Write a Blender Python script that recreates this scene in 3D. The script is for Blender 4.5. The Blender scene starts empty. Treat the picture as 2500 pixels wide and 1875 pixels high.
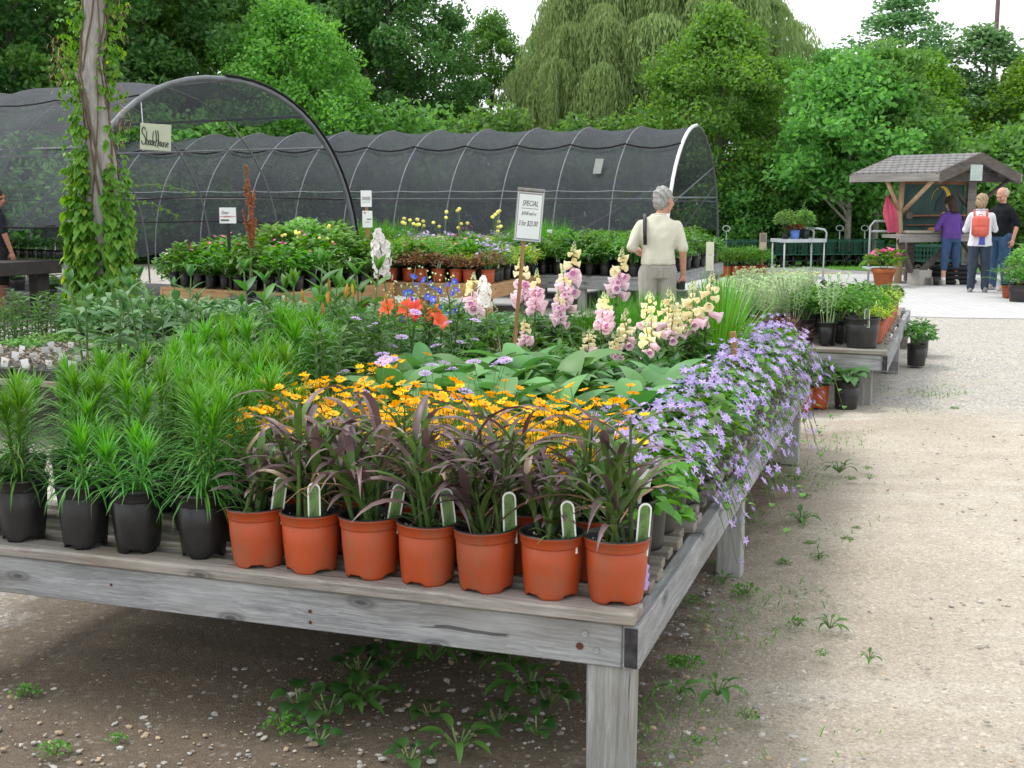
import bpy, bmesh, math, random
import numpy as np
from math import sin, cos, pi, radians, sqrt, atan2
from mathutils import Vector, Matrix, Euler
S = bpy.context.scene
COL = S.collection
RND = random.Random(7)
NP = np.random.default_rng(11)

TMP=bpy.data.scenes.new('workbench')      # small scene used only to evaluate text and remesh modifiers
def evaluated(o):
    TMP.collection.objects.link(o); vl=TMP.view_layers[0]; vl.update(); dg=vl.depsgraph; dg.update()
    me=bpy.data.meshes.new_from_object(o.evaluated_get(dg)); bpy.data.objects.remove(o); return me
# ------------------------------------------------------------------ mesh builder
class MB:
    """collects pieces and links them as one mesh"""
    def __init__(s): s.v=[]; s.f=[]; s.m=[]; s.n=0; s.ch=[]
    def add(s, vs, fs, mi=0):
        o=s.n; s.v.extend(vs); s.n+=len(vs)
        for f in fs:
            s.f.append([i+o for i in f]); s.m.append(mi)
    def np_add(s, V, F, mi=0):
        """numpy chunk: V (N,3), F (M,k)"""
        s.ch.append((np.asarray(V,float), np.asarray(F,int), mi))
    def merge(s, other, mat=None):
        o=s.n
        for p in other.v: s.v.append(tuple(mat@Vector(p)) if mat else p)
        s.n+=len(other.v)
        for f,m in zip(other.f,other.m): s.f.append([i+o for i in f]); s.m.append(m)
    def mesh(s, name, mats, smooth=False):
        me=bpy.data.meshes.new(name)
        V=[np.array(s.v,float).reshape(-1,3)]; off=len(s.v)
        loops=[np.array([i for f in s.f for i in f],int)]
        tot=[np.array([len(f) for f in s.f],int)]; mi=[np.array(s.m,int)]
        for cv,cf,cm in s.ch:
            V.append(cv); loops.append((cf+off).ravel()); tot.append(np.full(len(cf),cf.shape[1],int))
            mi.append(np.full(len(cf),cm,int) if np.isscalar(cm) else np.asarray(cm,int)); off+=len(cv)
        V=np.concatenate(V); loops=np.concatenate(loops); tot=np.concatenate(tot); mi=np.concatenate(mi)
        me.vertices.add(len(V)); me.vertices.foreach_set('co',V.ravel())
        me.loops.add(len(loops)); me.loops.foreach_set('vertex_index',loops)
        me.polygons.add(len(tot)); st=np.concatenate([[0],np.cumsum(tot)[:-1]]) if len(tot) else np.array([],int)
        me.polygons.foreach_set('loop_start',st)
        try: me.polygons.foreach_set('loop_total',tot)
        except Exception: pass
        for m in (mats if isinstance(mats,(list,tuple)) else [mats]): me.materials.append(m)
        me.polygons.foreach_set('material_index',mi)
        me.polygons.foreach_set('use_smooth',np.full(len(tot),bool(smooth)))
        me.update(calc_edges=True); me.validate()
        return me
    def obj(s, name, mats, parent=None, smooth=False):
        return ob(name, s.mesh(name,mats,smooth), parent)

def ob(name, me, parent=None, loc=None, rot=None, scale=None):
    o=bpy.data.objects.new(name, me); COL.objects.link(o)
    if parent: o.parent=parent
    if loc is not None: o.location=loc
    if rot is not None: o.rotation_euler=rot
    if scale is not None: o.scale=(scale,)*3 if not isinstance(scale,(tuple,list)) else scale
    return o
def tag(o, label=None, cat=None, group=None, kind=None):
    if label: o['label']=label
    if cat: o['category']=cat
    if group: o['group']=group
    if kind: o['kind']=kind
    return o
def thing(name, label, cat, loc=(0,0,0), rz=0., group=None, scale=None):
    o=ob(name,None,None,loc,(0,0,rz),scale); o.empty_display_size=.1
    return tag(o,label,cat,group)

# ------------------------------------------------------------------ primitives
BOXF=[(0,3,2,1),(4,5,6,7),(0,1,5,4),(1,2,6,5),(2,3,7,6),(3,0,4,7)]
def box(mb,x0,x1,y0,y1,z0,z1,mi=0,M=None):
    vs=[(x0,y0,z0),(x1,y0,z0),(x1,y1,z0),(x0,y1,z0),(x0,y0,z1),(x1,y0,z1),(x1,y1,z1),(x0,y1,z1)]
    if M: vs=[tuple(M@Vector(p)) for p in vs]
    mb.add(vs,BOXF,mi)
def bbox(mb,x0,x1,y0,y1,z0,z1,b=.004,mi=0,M=None,jit=0.,seed=0):
    """box with small chamfers, corners jittered a little so edges are not perfect"""
    r=random.Random(seed*7+int(x0*91)+int(y0*57)+int(z1*33))
    bm=bmesh.new(); bmesh.ops.create_cube(bm,size=1)
    for v in bm.verts:
        v.co=Vector(((x0+x1)/2+v.co.x*(x1-x0)+r.uniform(-jit,jit),(y0+y1)/2+v.co.y*(y1-y0)+r.uniform(-jit,jit),(z0+z1)/2+v.co.z*(z1-z0)+r.uniform(-jit,jit)))
    bmesh.ops.bevel(bm,geom=bm.edges[:],offset=b,segments=1,affect='EDGES',profile=.5)
    bm.verts.index_update()
    vs=[tuple((M@v.co) if M else v.co) for v in bm.verts]; mb.add(vs,[[v.index for v in f.verts] for f in bm.faces],mi); bm.free()
def ringf(a,b,n): return [(a+i,a+(i+1)%n,b+(i+1)%n,b+i) for i in range(n)]
def lathe(mb,prof,n=20,mi=0,cx=0,cy=0,z=0,capb=False,capt=False,M=None):
    """prof: list of (r,z[,mi])"""
    vs=[]
    for p in prof:
        for i in range(n):
            a=2*pi*i/n; q=(cx+p[0]*cos(a),cy+p[0]*sin(a),z+p[1]); vs.append(tuple(M@Vector(q)) if M else q)
    o=mb.n; mb.add(vs,[],0)
    for k in range(len(prof)-1):
        m=prof[k][2] if len(prof[k])>2 else mi
        for f in ringf(o+k*n,o+(k+1)*n,n): mb.f.append(list(f)); mb.m.append(m)
    if capb: mb.f.append([o+i for i in range(n)][::-1]); mb.m.append(mi)
    if capt:
        k=o+(len(prof)-1)*n; mb.f.append([k+i for i in range(n)]); mb.m.append(prof[-1][2] if len(prof[-1])>2 else mi)
def tube(mb,pts,r,n=6,mi=0,cap=True):
    """r a number or list; bent tube through pts"""
    P=[Vector(p) for p in pts]; R=r if isinstance(r,(list,tuple)) else [r]*len(P)
    vs=[]; up=None
    for i,p in enumerate(P):
        t=(P[min(i+1,len(P)-1)]-P[max(i-1,0)]); t=t.normalized() if t.length>1e-9 else Vector((0,0,1))
        if up is None: up=Vector((1,0,0)) if abs(t.x)<.8 else Vector((0,1,0))
        a=(up-t*up.dot(t)); a=a.normalized() if a.length>1e-6 else t.orthogonal().normalized(); up=a; b=t.cross(a)
        for k in range(n):
            an=2*pi*k/n; vs.append(tuple(p+(a*cos(an)+b*sin(an))*R[i]))
    fs=[]
    for i in range(len(P)-1): fs+= [(i*n+k,i*n+(k+1)%n,(i+1)*n+(k+1)%n,(i+1)*n+k) for k in range(n)]
    if cap: fs+=[tuple(range(n))[::-1],tuple((len(P)-1)*n+k for k in range(n))]
    mb.add(vs,fs,mi)
def beam(mb,a,b,w,h,mi=0,roll=0):
    """rectangular bar from a to b, w across, h high"""
    a=Vector(a);b=Vector(b);t=(b-a).normalized(); s=t.cross(Vector((0,0,1)))
    s=s.normalized() if s.length>1e-4 else Vector((1,0,0)); u=s.cross(t)
    if roll: s,u=s*cos(roll)+u*sin(roll),u*cos(roll)-s*sin(roll)
    vs=[]
    for p in (a,b):
        for i,j in ((-1,-1),(1,-1),(1,1),(-1,1)): vs.append(tuple(p+s*(i*w/2)+u*(j*h/2)))
    mb.add(vs,[(0,1,2,3),(7,6,5,4),(0,4,5,1),(1,5,6,2),(2,6,7,3),(3,7,4,0)],mi)
def sphere(mb,c,r,n=8,m=6,mi=0,sq=(1,1,1)):
    vs=[(c[0],c[1],c[2]-r*sq[2])];
    for j in range(1,m):
        t=-pi/2+pi*j/m
        for i in range(n): a=2*pi*i/n; vs.append((c[0]+r*sq[0]*cos(t)*cos(a),c[1]+r*sq[1]*cos(t)*sin(a),c[2]+r*sq[2]*sin(t)))
    vs.append((c[0],c[1],c[2]+r*sq[2])); L=len(vs)-1
    fs=[(0,1+(i+1)%n,1+i) for i in range(n)]
    for j in range(m-2): fs+=[(1+j*n+i,1+j*n+(i+1)%n,1+(j+1)*n+(i+1)%n,1+(j+1)*n+i) for i in range(n)]
    fs+=[(L,1+(m-2)*n+i,1+(m-2)*n+(i+1)%n) for i in range(n)]
    mb.add(vs,fs,mi)

# leaves -----------------------------------------------------------------------
def blade(mb,p,az,L,w,el,droop,seg=4,mi=0,mi2=None,split=.4,fold=False,twist=0.):
    """arching strip leaf; el start elevation, droop how far it bends down"""
    x,y,z=p; vs=[]; st=L/seg; ca,sa=cos(az),sin(az); e=el; k=3 if fold else 2
    for i in range(seg+1):
        t=i/seg; ww=w*(.55+.45*min(1,t*3))*(1-t**2.2)*.5+.0004
        tw=twist*t; sx,sy,sz=-sa*cos(tw),ca*cos(tw),sin(tw)
        vs.append((x-sx*ww,y-sy*ww,z-sz*ww))
        if fold: vs.append((x+ca*ww*.3*sin(e),y+sa*ww*.3*sin(e),z-ww*.45*cos(e)))
        vs.append((x+sx*ww,y+sy*ww,z+sz*ww))
        e=el-droop*(t+1/seg)**1.3
        x+=ca*cos(e)*st; y+=sa*cos(e)*st; z+=sin(e)*st
    for i in range(seg):
        m=mi if (mi2 is None or i/seg<split) else mi2
        for q in range(k-1): mb.add([],[],0); o=mb.n
        fs=[(i*k+q,i*k+q+1,(i+1)*k+q+1,(i+1)*k+q) for q in range(k-1)]
        for f in fs: mb.f.append([mb.n+a for a in f]); mb.m.append(m)
    mb.v.extend(vs); mb.n+=len(vs)
def leaf(mb,p,az,el,L,W,curl=.6,n=4,mi=0,roll=0.,pk=.42):
    """ovate leaf with a folded midrib and a curve along its length"""
    x,y,z=p; ca,sa=cos(az),sin(az); e=el; vs=[]; st=L/n
    for i in range(n+1):
        t=i/n; ww=W*.5*(sin(pi*(t**(.75 if pk<.45 else 1.1)))**.9 if 0<t<1 else 0.)+.0006
        ux,uy,uz=-sin(e)*ca,-sin(e)*sa,cos(e)
        sx,sy,sz=-sa*cos(roll)+ux*sin(roll),ca*cos(roll)+uy*sin(roll),uz*sin(roll)
        up=.28*ww
        vs+=[(x-sx*ww+ux*up,y-sy*ww+uy*up,z-sz*ww+uz*up),(x,y,z),(x+sx*ww+ux*up,y+sy*ww+uy*up,z+sz*ww+uz*up)]
        e=el-curl*(t+1/n); x+=ca*cos(e)*st; y+=sa*cos(e)*st; z+=sin(e)*st
    fs=[]
    for i in range(n): fs+=[(i*3,i*3+1,i*3+4,i*3+3),(i*3+1,i*3+2,i*3+5,i*3+4)]
    mb.add(vs,fs,mi)
def frame(n):
    n=Vector(n).normalized(); a=n.orthogonal().normalized(); return n,a,n.cross(a)
def flower(mb,p,n,R,k=8,mi=0,mc=1,w=.8,cup=.25,rc=.25,rot=0.,notch=False):
    """open flower: k petals round a raised centre"""
    n,a,b=frame(n); p=Vector(p)
    for i in range(k):
        t=rot+2*pi*i/k; d=a*cos(t)+b*sin(t); s=b*cos(t)-a*sin(t); hw=R*w*pi/k
        q=[p+d*R*.15,p+d*R*.6-s*hw+n*R*cup*.6,p+d*R+n*R*cup*(1.1) ,p+d*R*.6+s*hw+n*R*cup*.6]
        mb.add([tuple(x) for x in q],[(0,1,2,3)],mi)
    c=[tuple(p+(a*cos(2*pi*i/5)+b*sin(2*pi*i/5))*R*rc+n*R*.08) for i in range(5)]+[tuple(p+n*R*.22)]
    mb.add(c,[(i,(i+1)%5,5) for i in range(5)],mc)
def bell(mb,p,d,L,r,mi=0,n=6,mi2=None):
    """tubular bell flower opening along d"""
    d,a,b=frame(d); p=Vector(p); pr=[(0,.25),(.3,.55),(.75,.7),(1.,1.1)]; vs=[]
    for t,q in pr:
        for i in range(n): an=2*pi*i/n; vs.append(tuple(p+d*(L*t)+(a*cos(an)+b*sin(an))*r*q*(1+.12*(t>.9)*(i%2))))
    o=mb.n
    mb.add(vs,[(k*n+i,k*n+(i+1)%n,(k+1)*n+(i+1)%n,(k+1)*n+i) for k in range(3) for i in range(n)],mi)
    mb.add([tuple(p)],[],mi); 
    if mi2 is not None: mb.add([tuple(p+d*(L*.72)+(a*cos(2*pi*i/n)+b*sin(2*pi*i/n))*r*.6) for i in range(n)],[tuple(range(n))],mi2)

# ------------------------------------------------------------------ materials
def newmat(name):
    m=bpy.data.materials.new(name); m.use_nodes=True; nt=m.node_tree
    return m,nt,nt.nodes['Principled BSDF'],nt.nodes['Material Output']
def rgb(c): return (c[0],c[1],c[2],1)
def noise(nt,scale,detail=4,rough=.6,coord='Object',vec=None,sc=None):
    n=nt.nodes.new('ShaderNodeTexNoise'); n.inputs['Scale'].default_value=scale; n.inputs['Detail'].default_value=detail; n.inputs['Roughness'].default_value=rough
    if vec is None:
        tc=nt.nodes.new('ShaderNodeTexCoord'); vec=tc.outputs[coord]
    if sc:
        mp=nt.nodes.new('ShaderNodeMapping'); mp.inputs['Scale'].default_value=sc; nt.links.new(vec,mp.inputs[0]); vec=mp.outputs[0]
    nt.links.new(vec,n.inputs['Vector']); return n
def ramp(nt,src,stops):
    r=nt.nodes.new('ShaderNodeValToRGB'); e=r.color_ramp.elements
    while len(e)<len(stops): e.new(.5)
    for q,(p,c) in zip(e,stops): q.position=p; q.color=rgb(c)
    nt.links.new(src,r.inputs[0]); return r
def mixc(nt,fac,a,b,mode='MIX'):
    m=nt.nodes.new('ShaderNodeMix'); m.data_type='RGBA'; m.blend_type=mode
    for s,v in ((0,fac),(6,a),(7,b)):
        if hasattr(v,'is_output') or isinstance(v,bpy.types.NodeSocket): nt.links.new(v,m.inputs[s])
        elif isinstance(v,(int,float)): m.inputs[s].default_value=v
        else: m.inputs[s].default_value=rgb(v)
    return m.outputs[2]
def bump(nt,bs,h,st=.3,dist=.01):
    b=nt.nodes.new('ShaderNodeBump'); b.inputs['Strength'].default_value=st; b.inputs['Distance'].default_value=dist
    nt.links.new(h,b.inputs['Height']); nt.links.new(b.outputs[0],bs.inputs['Normal'])
def plain(name,c,rough=.5,var=.12,scale=6.,spec=.4,metal=0.,bmp=0.,coord='Object',sc=None,c2=None):
    """surface colour broken up by noise"""
    m,nt,bs,_=newmat(name); n=noise(nt,scale,5,.65,coord,sc=sc)
    c2=c2 or tuple(min(1,x*(1+var)) for x in c); c1=tuple(x*(1-var) for x in c)
    r=ramp(nt,n.outputs[0],[(.3,c1),(.7,c2)]); nt.links.new(r.outputs[0],bs.inputs['Base Color'])
    bs.inputs['Roughness'].default_value=rough; bs.inputs['Specular IOR Level'].default_value=spec; bs.inputs['Metallic'].default_value=metal
    if bmp: bump(nt,bs,n.outputs[0],bmp)
    return m
def leafmat(name,c1,c2,tr=.35,rough=.45,spec=.35,c3=None):
    """leaf tissue: every leaf its own tint, light shines through it"""
    m,nt,bs,out=newmat(name); g=nt.nodes.new('ShaderNodeNewGeometry')
    st=[(0,c1),(.75,c2)] if c3 is None else [(0,c1),(.6,c2),(.93,c2),(1,c3)]
    r=ramp(nt,g.outputs['Random Per Island'],st)
    oi=nt.nodes.new('ShaderNodeObjectInfo'); hs=nt.nodes.new('ShaderNodeHueSaturation')
    mr=nt.nodes.new('ShaderNodeMapRange'); mr.inputs[3].default_value=.8; mr.inputs[4].default_value=1.2
    nt.links.new(oi.outputs['Random'],mr.inputs[0]); nt.links.new(mr.outputs[0],hs.inputs['Value'])
    mh=nt.nodes.new('ShaderNodeMapRange'); mh.inputs[3].default_value=.488; mh.inputs[4].default_value=.512
    nt.links.new(oi.outputs['Random'],mh.inputs[0]); nt.links.new(mh.outputs[0],hs.inputs['Hue'])
    nt.links.new(r.outputs[0],hs.inputs['Color']); nt.links.new(hs.outputs[0],bs.inputs['Base Color'])
    bs.inputs['Roughness'].default_value=rough; bs.inputs['Specular IOR Level'].default_value=spec
    if tr>0:
        t=nt.nodes.new('ShaderNodeBsdfTranslucent'); br=nt.nodes.new('ShaderNodeHueSaturation'); br.inputs['Value'].default_value=1.5; br.inputs['Saturation'].default_value=1.15
        br.inputs['Hue'].default_value=.485
        nt.links.new(hs.outputs[0],br.inputs['Color']); nt.links.new(br.outputs[0],t.inputs[0])
        mx=nt.nodes.new('ShaderNodeMixShader'); mx.inputs[0].default_value=tr
        nt.links.new(bs.outputs[0],mx.inputs[1]); nt.links.new(t.outputs[0],mx.inputs[2]); nt.links.new(mx.outputs[0],out.inputs[0])
    return m
def petal(name,c1,c2,tr=.3): return leafmat(name,c1,c2,tr,.6,.2)
def woodmat(name,axis,light,dark,brown,amt=.35):
    """weathered board, grain along axis (0,1,2), knots and stains"""
    m,nt,bs,_=newmat(name); tc=nt.nodes.new('ShaderNodeTexCoord'); oi=nt.nodes.new('ShaderNodeObjectInfo')
    ad=nt.nodes.new('ShaderNodeVectorMath'); ad.operation='ADD'; sm=nt.nodes.new('ShaderNodeVectorMath'); sm.operation='SCALE'; sm.inputs['Scale'].default_value=37.
    nt.links.new(oi.outputs['Random'],sm.inputs[0]); nt.links.new(tc.outputs['Object'],ad.inputs[0]); nt.links.new(sm.outputs[0],ad.inputs[1])
    v=ad.outputs[0]
    wn=noise(nt,3.5,3,.5,vec=v); wa=mixc(nt,.035,v,wn.outputs['Color'],'ADD')
    s=[70,70,70]; s[axis]=2.2; g=noise(nt,1.,6,.7,vec=wa,sc=s)
    s2=[260,260,260]; s2[axis]=9; g2=noise(nt,1.,4,.6,vec=wa,sc=s2)
    s3=[5,5,5]; s3[axis]=1.3; big=noise(nt,1.,4,.6,vec=v,sc=s3)
    c=ramp(nt,g.outputs[0],[(.28,dark),(.5,tuple((a+b)/2 for a,b in zip(dark,light))),(.68,light)]).outputs[0]
    c=mixc(nt,ramp(nt,g2.outputs[0],[(.42,(.45,.45,.45)),(.5,(0,0,0))]).outputs[0],c,dark)
    bf=ramp(nt,big.outputs[0],[(.48,(0,0,0)),(.72,(amt*2,)*3)])
    c=mixc(nt,bf.outputs[0],c,brown)
    bl=ramp(nt,noise(nt,1.,3,.5,vec=v,sc=[q*1.7 for q in s3]).outputs[0],[(.5,(0,0,0)),(.8,(.55,.55,.55))]); c=mixc(nt,bl.outputs[0],c,tuple(min(1,q*1.25) for q in light))
    sx=nt.nodes.new('ShaderNodeSeparateXYZ'); nt.links.new(wa,sx.inputs[0]); cx=nt.nodes.new('ShaderNodeCombineXYZ')
    g1=nt.nodes.new('ShaderNodeMath'); g1.operation='MULTIPLY'; g1.inputs[1].default_value=2.1; nt.links.new(sx.outputs[axis],g1.inputs[0]); nt.links.new(g1.outputs[0],cx.inputs[0])
    g2_=nt.nodes.new('ShaderNodeMath'); g2_.operation='MULTIPLY'; g2_.inputs[1].default_value=5.5; nt.links.new(sx.outputs[2 if axis<2 else 0],g2_.inputs[0]); nt.links.new(g2_.outputs[0],cx.inputs[1])
    vo=nt.nodes.new('ShaderNodeTexVoronoi'); vo.voronoi_dimensions='2D'; vo.inputs['Scale'].default_value=1.; nt.links.new(cx.outputs[0],vo.inputs['Vector'])
    k=ramp(nt,vo.outputs['Distance'],[(.03,(.85,.85,.85)),(.06,(.25,.25,.25)),(.075,(.6,.6,.6)),(.13,(0,0,0))]); c=mixc(nt,k.outputs[0],c,tuple(x*.40 for x in dark))
    s5=[45,45,45]; s5[axis]=.9; ck=noise(nt,1.,2,.5,vec=wa,sc=s5); c=mixc(nt,ramp(nt,ck.outputs[0],[(.70,(0,0,0)),(.73,(.8,.8,.8))]).outputs[0],c,tuple(x*.3 for x in dark))
    nt.links.new(c,bs.inputs['Base Color']); bs.inputs['Roughness'].default_value=.85; bs.inputs['Specular IOR Level'].default_value=.25
    bump(nt,bs,g.outputs[0],.5,.004)
    return m
M={}
M['wood_u']=woodmat('weathered_wood_x',0,(.40,.41,.42),(.15,.155,.16),(.17,.155,.13))
M['wood_v']=woodmat('weathered_wood_y',1,(.40,.41,.42),(.15,.155,.16),(.18,.16,.13))
M['wood_z']=woodmat('weathered_wood_z',2,(.41,.415,.40),(.18,.18,.17),(.21,.19,.14))
M['slat']=woodmat('weathered_slat',1,(.39,.37,.335),(.15,.135,.12),(.20,.155,.11),.5)
M['endgrain']=plain('dark_end_grain',(.045,.043,.045),.9,.5,30,.2)
M['newwood_u']=woodmat('new_lumber_x',0,(.46,.29,.15),(.30,.17,.08),(.34,.20,.10),.2)
M['newwood_v']=woodmat('new_lumber_y',1,(.50,.33,.17),(.33,.20,.10),(.36,.22,.11),.2)
M['newwood_z']=woodmat('new_lumber_z',2,(.44,.27,.13),(.28,.16,.07),(.34,.20,.10),.2)
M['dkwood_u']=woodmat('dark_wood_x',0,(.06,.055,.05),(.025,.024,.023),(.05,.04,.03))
M['stake']=woodmat('stake_wood',2,(.42,.24,.11),(.27,.14,.06),(.30,.17,.08),.2)
def plastic(name,c,rough,dirt):
    m,nt,bs,_=newmat(name); oi=nt.nodes.new('ShaderNodeObjectInfo'); tc=nt.nodes.new('ShaderNodeTexCoord')
    ad=nt.nodes.new('ShaderNodeVectorMath'); ad.operation='ADD'; sm=nt.nodes.new('ShaderNodeVectorMath'); sm.operation='SCALE'; sm.inputs['Scale'].default_value=9.
    nt.links.new(oi.outputs['Random'],sm.inputs[0]); nt.links.new(tc.outputs['Object'],ad.inputs[0]); nt.links.new(sm.outputs[0],ad.inputs[1]); v=ad.outputs[0]
    a=noise(nt,14,5,.65,vec=v); b=noise(nt,9,6,.75,vec=v,sc=(1,1,.45)); d=noise(nt,90,3,.6,vec=v)
    q=ramp(nt,oi.outputs['Random'],[(0,tuple(x*.82 for x in c)),(1,tuple(x*1.12 for x in c))]).outputs[0]
    q=mixc(nt,ramp(nt,a.outputs[0],[(.4,(0,0,0)),(.75,(.35,.35,.35))]).outputs[0],q,tuple(x*.7 for x in c))
    q=mixc(nt,ramp(nt,b.outputs[0],[(.50,(0,0,0)),(.72,(.65,.65,.65))]).outputs[0],q,dirt)
    q=mixc(nt,ramp(nt,d.outputs[0],[(.66,(0,0,0)),(.72,(.5,.5,.5))]).outputs[0],q,dirt)
    nt.links.new(q,bs.inputs['Base Color']); rr=ramp(nt,b.outputs[0],[(.4,(rough,)*3),(.75,(.85,)*3)]); nt.links.new(rr.outputs[0],bs.inputs['Roughness']); bump(nt,bs,a.outputs[0],.05); return m
M['orange']=plastic('orange_plastic',(.40,.062,.012),.42,(.20,.11,.06))
M['black']=plastic('black_plastic',(.010,.010,.011),.30,(.022,.019,.016))
M['blackrib']=plain('matt_black_plastic',(.022,.021,.020),.45,.35,20,.45,bmp=.1)
M['blue']=plain('blue_plastic',(.10,.19,.55),.5,.15,9)
M['terracotta']=plain('terracotta',(.42,.13,.05),.8,.2,9,.2,bmp=.1)
M['soil']=plain('potting_soil',(.022,.015,.010),.95,.6,60,.1,bmp=.6)
M['perlite']=plain('perlite',(.6,.58,.52),.9)
M['white']=plain('white_plastic',(.75,.76,.75),.5,.05,5)
M['paper']=plain('white_paper',(.78,.80,.80),.7,.03,4)
M['ink']=plain('grey_ink',(.10,.10,.10),.8,.1,4)
M['inkblack']=plain('black_paint',(.025,.03,.02),.7,.1,4)
M['tagpic']=plain('tag_picture',(.05,.05,.025),.4,.3,26,.5,c2=(.14,.30,.07),sc=(2.2,2.2,.9))
M['steel']=plain('galvanised_tube',(.33,.35,.37),.45,.15,7,.5,.55)
M['whitesteel']=plain('white_painted_tube',(.72,.73,.74),.4,.05,5)
M['cart']=plain('grey_painted_steel',(.42,.46,.47),.45,.15,9,.5,.2)
M['rope']=plain('black_rope',(.012,.012,.014),.8,.2,9,.2)
M['rubber']=plain('black_rubber',(.013,.013,.013),.7,.3,12,.3)
M['wagon']=plain('green_wagon_paint',(.015,.085,.055),.5,.3,8)
M['hub']=plain('cream_hub',(.6,.55,.40),.6)
M['concrete']=plain('concrete',(.42,.40,.36),.9,.2,6,.2,bmp=.3)
# leaves
LM=lambda n,a,b,**k: M.__setitem__(n,leafmat(n,a,b,**k))
LM('l_liatris',(.03,.135,.02),(.085,.27,.04),tr=.3,c3=(.26,.30,.08))
LM('l_tip',(.06,.225,.02),(.115,.335,.03),tr=.32)
LM('l_fresh',(.05,.17,.02),(.12,.30,.04))
LM('l_mid',(.035,.12,.022),(.085,.215,.04))
LM('l_dark',(.018,.07,.018),(.05,.135,.03))
LM('l_blue',(.055,.15,.05),(.13,.27,.10),tr=.25)
LM('l_big',(.055,.18,.045),(.12,.275,.08),tr=.25)
LM('l_light',(.10,.24,.05),(.20,.38,.10))
LM('l_pale',(.33,.46,.23),(.50,.62,.38),tr=.3)
LM('l_lime',(.20,.34,.03),(.38,.48,.06))
LM('l_grass',(.045,.19,.018),(.11,.34,.035))
LM('l_purple',(.065,.04,.042),(.14,.085,.088),tr=.12,spec=.45,c3=(.42,.31,.16))
LM('l_millet',(.05,.10,.025),(.10,.17,.04),tr=.2)
LM('l_rust',(.10,.03,.015),(.22,.07,.03),tr=.2)
LM('l_dock',(.26,.085,.02),(.42,.17,.05),tr=.2)
LM('l_redgrass',(.09,.035,.025),(.20,.08,.05),tr=.2)
LM('l_dry',(.25,.16,.08),(.45,.31,.17),tr=.2)
LM('l_vine',(.05,.20,.02),(.14,.36,.035),tr=.4,c3=(.34,.46,.05))
LM('l_seed',(.12,.08,.05),(.28,.22,.15),tr=.1)
LM('stem',(.08,.16,.04),(.14,.22,.07),tr=0)
# petals
M['p_yellow']=petal('golden_petal',(.85,.38,.006),(.92,.56,.015))
M['p_centre']=petal('orange_disc',(.45,.13,.006),(.6,.2,.01),.1)
M['p_violet']=petal('violet_petal',(.40,.29,.66),(.58,.46,.82))
M['p_vbud']=petal('purple_bud',(.14,.06,.13),(.27,.13,.28),.1)
M['p_lav']=petal('lavender_petal',(.52,.36,.72),(.66,.50,.80))
M['p_pink']=petal('pink_bell',(.80,.55,.63),(.88,.73,.77))
M['p_cream']=petal('cream_bell',(.82,.74,.42),(.88,.83,.58))
M['p_white']=petal('white_petal',(.82,.78,.78),(.90,.87,.86))
M['p_red']=petal('coral_red_petal',(.80,.09,.04),(.88,.16,.09))
M['p_bud']=petal('orange_bud',(.45,.16,.04),(.50,.30,.06),.15)
M['p_blue']=petal('blue_petal',(.08,.12,.62),(.16,.22,.75))
M['p_mag']=petal('magenta_petal',(.62,.05,.22),(.75,.18,.38))
M['p_rose']=petal('rose_petal',(.62,.25,.55),(.75,.40,.68))
M['p_lime']=petal('lemon_petal',(.75,.72,.12),(.85,.80,.3))
M['p_bg']=petal('green_white_bud',(.55,.62,.35),(.70,.74,.5))
# ------------------------------------------------------------------ camera, world, light
H=1.65; FPX=3000.; PITCH=math.atan((937.5-484.)/FPX); CP,SP=cos(PITCH),sin(PITCH)
cam=bpy.data.cameras.new('camera'); cam.sensor_width=36.; cam.lens=36.*FPX/2500.; cam.clip_end=2000.; cam.clip_start=.05
co=ob('camera',cam,None,(0,0,H),(pi/2-PITCH,0,0)); S.camera=co
def at(px,py,y):
    """world point at distance y ahead that the photo shows at px,py (of 2500 x 1875)"""
    a=(px-1250)/FPX; b=-(py-937.5)/FPX; ry=CP+b*SP; rz=-SP+b*CP; t=y/ry
    return Vector((a*t,y,H+rz*t))
def X(px,y): return (px-1250)/FPX*y      # sideways position (near the horizon) at distance y
W=bpy.data.worlds.new('World'); S.world=W; W.use_nodes=True; nt=W.node_tree
bg=nt.nodes['Background']; sky=nt.nodes.new('ShaderNodeTexSky'); sky.sky_type='NISHITA'; sky.sun_disc=False
SUN_EL,SUN_AZ=radians(62),radians(-65)
sky.sun_elevation=SUN_EL; sky.sun_rotation=SUN_AZ; sky.air_density=1.; sky.dust_density=6.; sky.ozone_density=1.
hs=nt.nodes.new('ShaderNodeHueSaturation'); hs.inputs['Saturation'].default_value=.12
nt.links.new(sky.outputs[0],hs.inputs['Color'])
cloud=nt.nodes.new('ShaderNodeMix'); cloud.data_type='RGBA'; cloud.inputs[0].default_value=.72; cloud.inputs[7].default_value=(9.6,9.9,10.2,1)
nt.links.new(hs.outputs[0],cloud.inputs[6]); nt.links.new(cloud.outputs[2],bg.inputs[0]); bg.inputs[1].default_value=.145
sl=bpy.data.lights.new('sun','SUN'); sl.energy=1.5; sl.angle=radians(14); sl.color=(1,.96,.90)
d=Vector((sin(SUN_AZ)*cos(SUN_EL),cos(SUN_AZ)*cos(SUN_EL),sin(SUN_EL)))
so=ob('sun',sl,None,(0,0,20)); so.rotation_euler=d.to_track_quat('Z','Y').to_euler()
S.view_settings.view_transform='Standard'; S.view_settings.look='None'; S.view_settings.gamma=1; S.view_settings.exposure=.42
S.view_settings.use_curve_mapping=False
S.render.engine='CYCLES'; c=S.cycles; c.use_denoising=True; c.max_bounces=7; c.diffuse_bounces=4; c.glossy_bounces=2; c.transmission_bounces=4; c.transparent_max_bounces=16
c.caustics_reflective=False; c.caustics_refractive=False; c.sample_clamp_indirect=6

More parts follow.
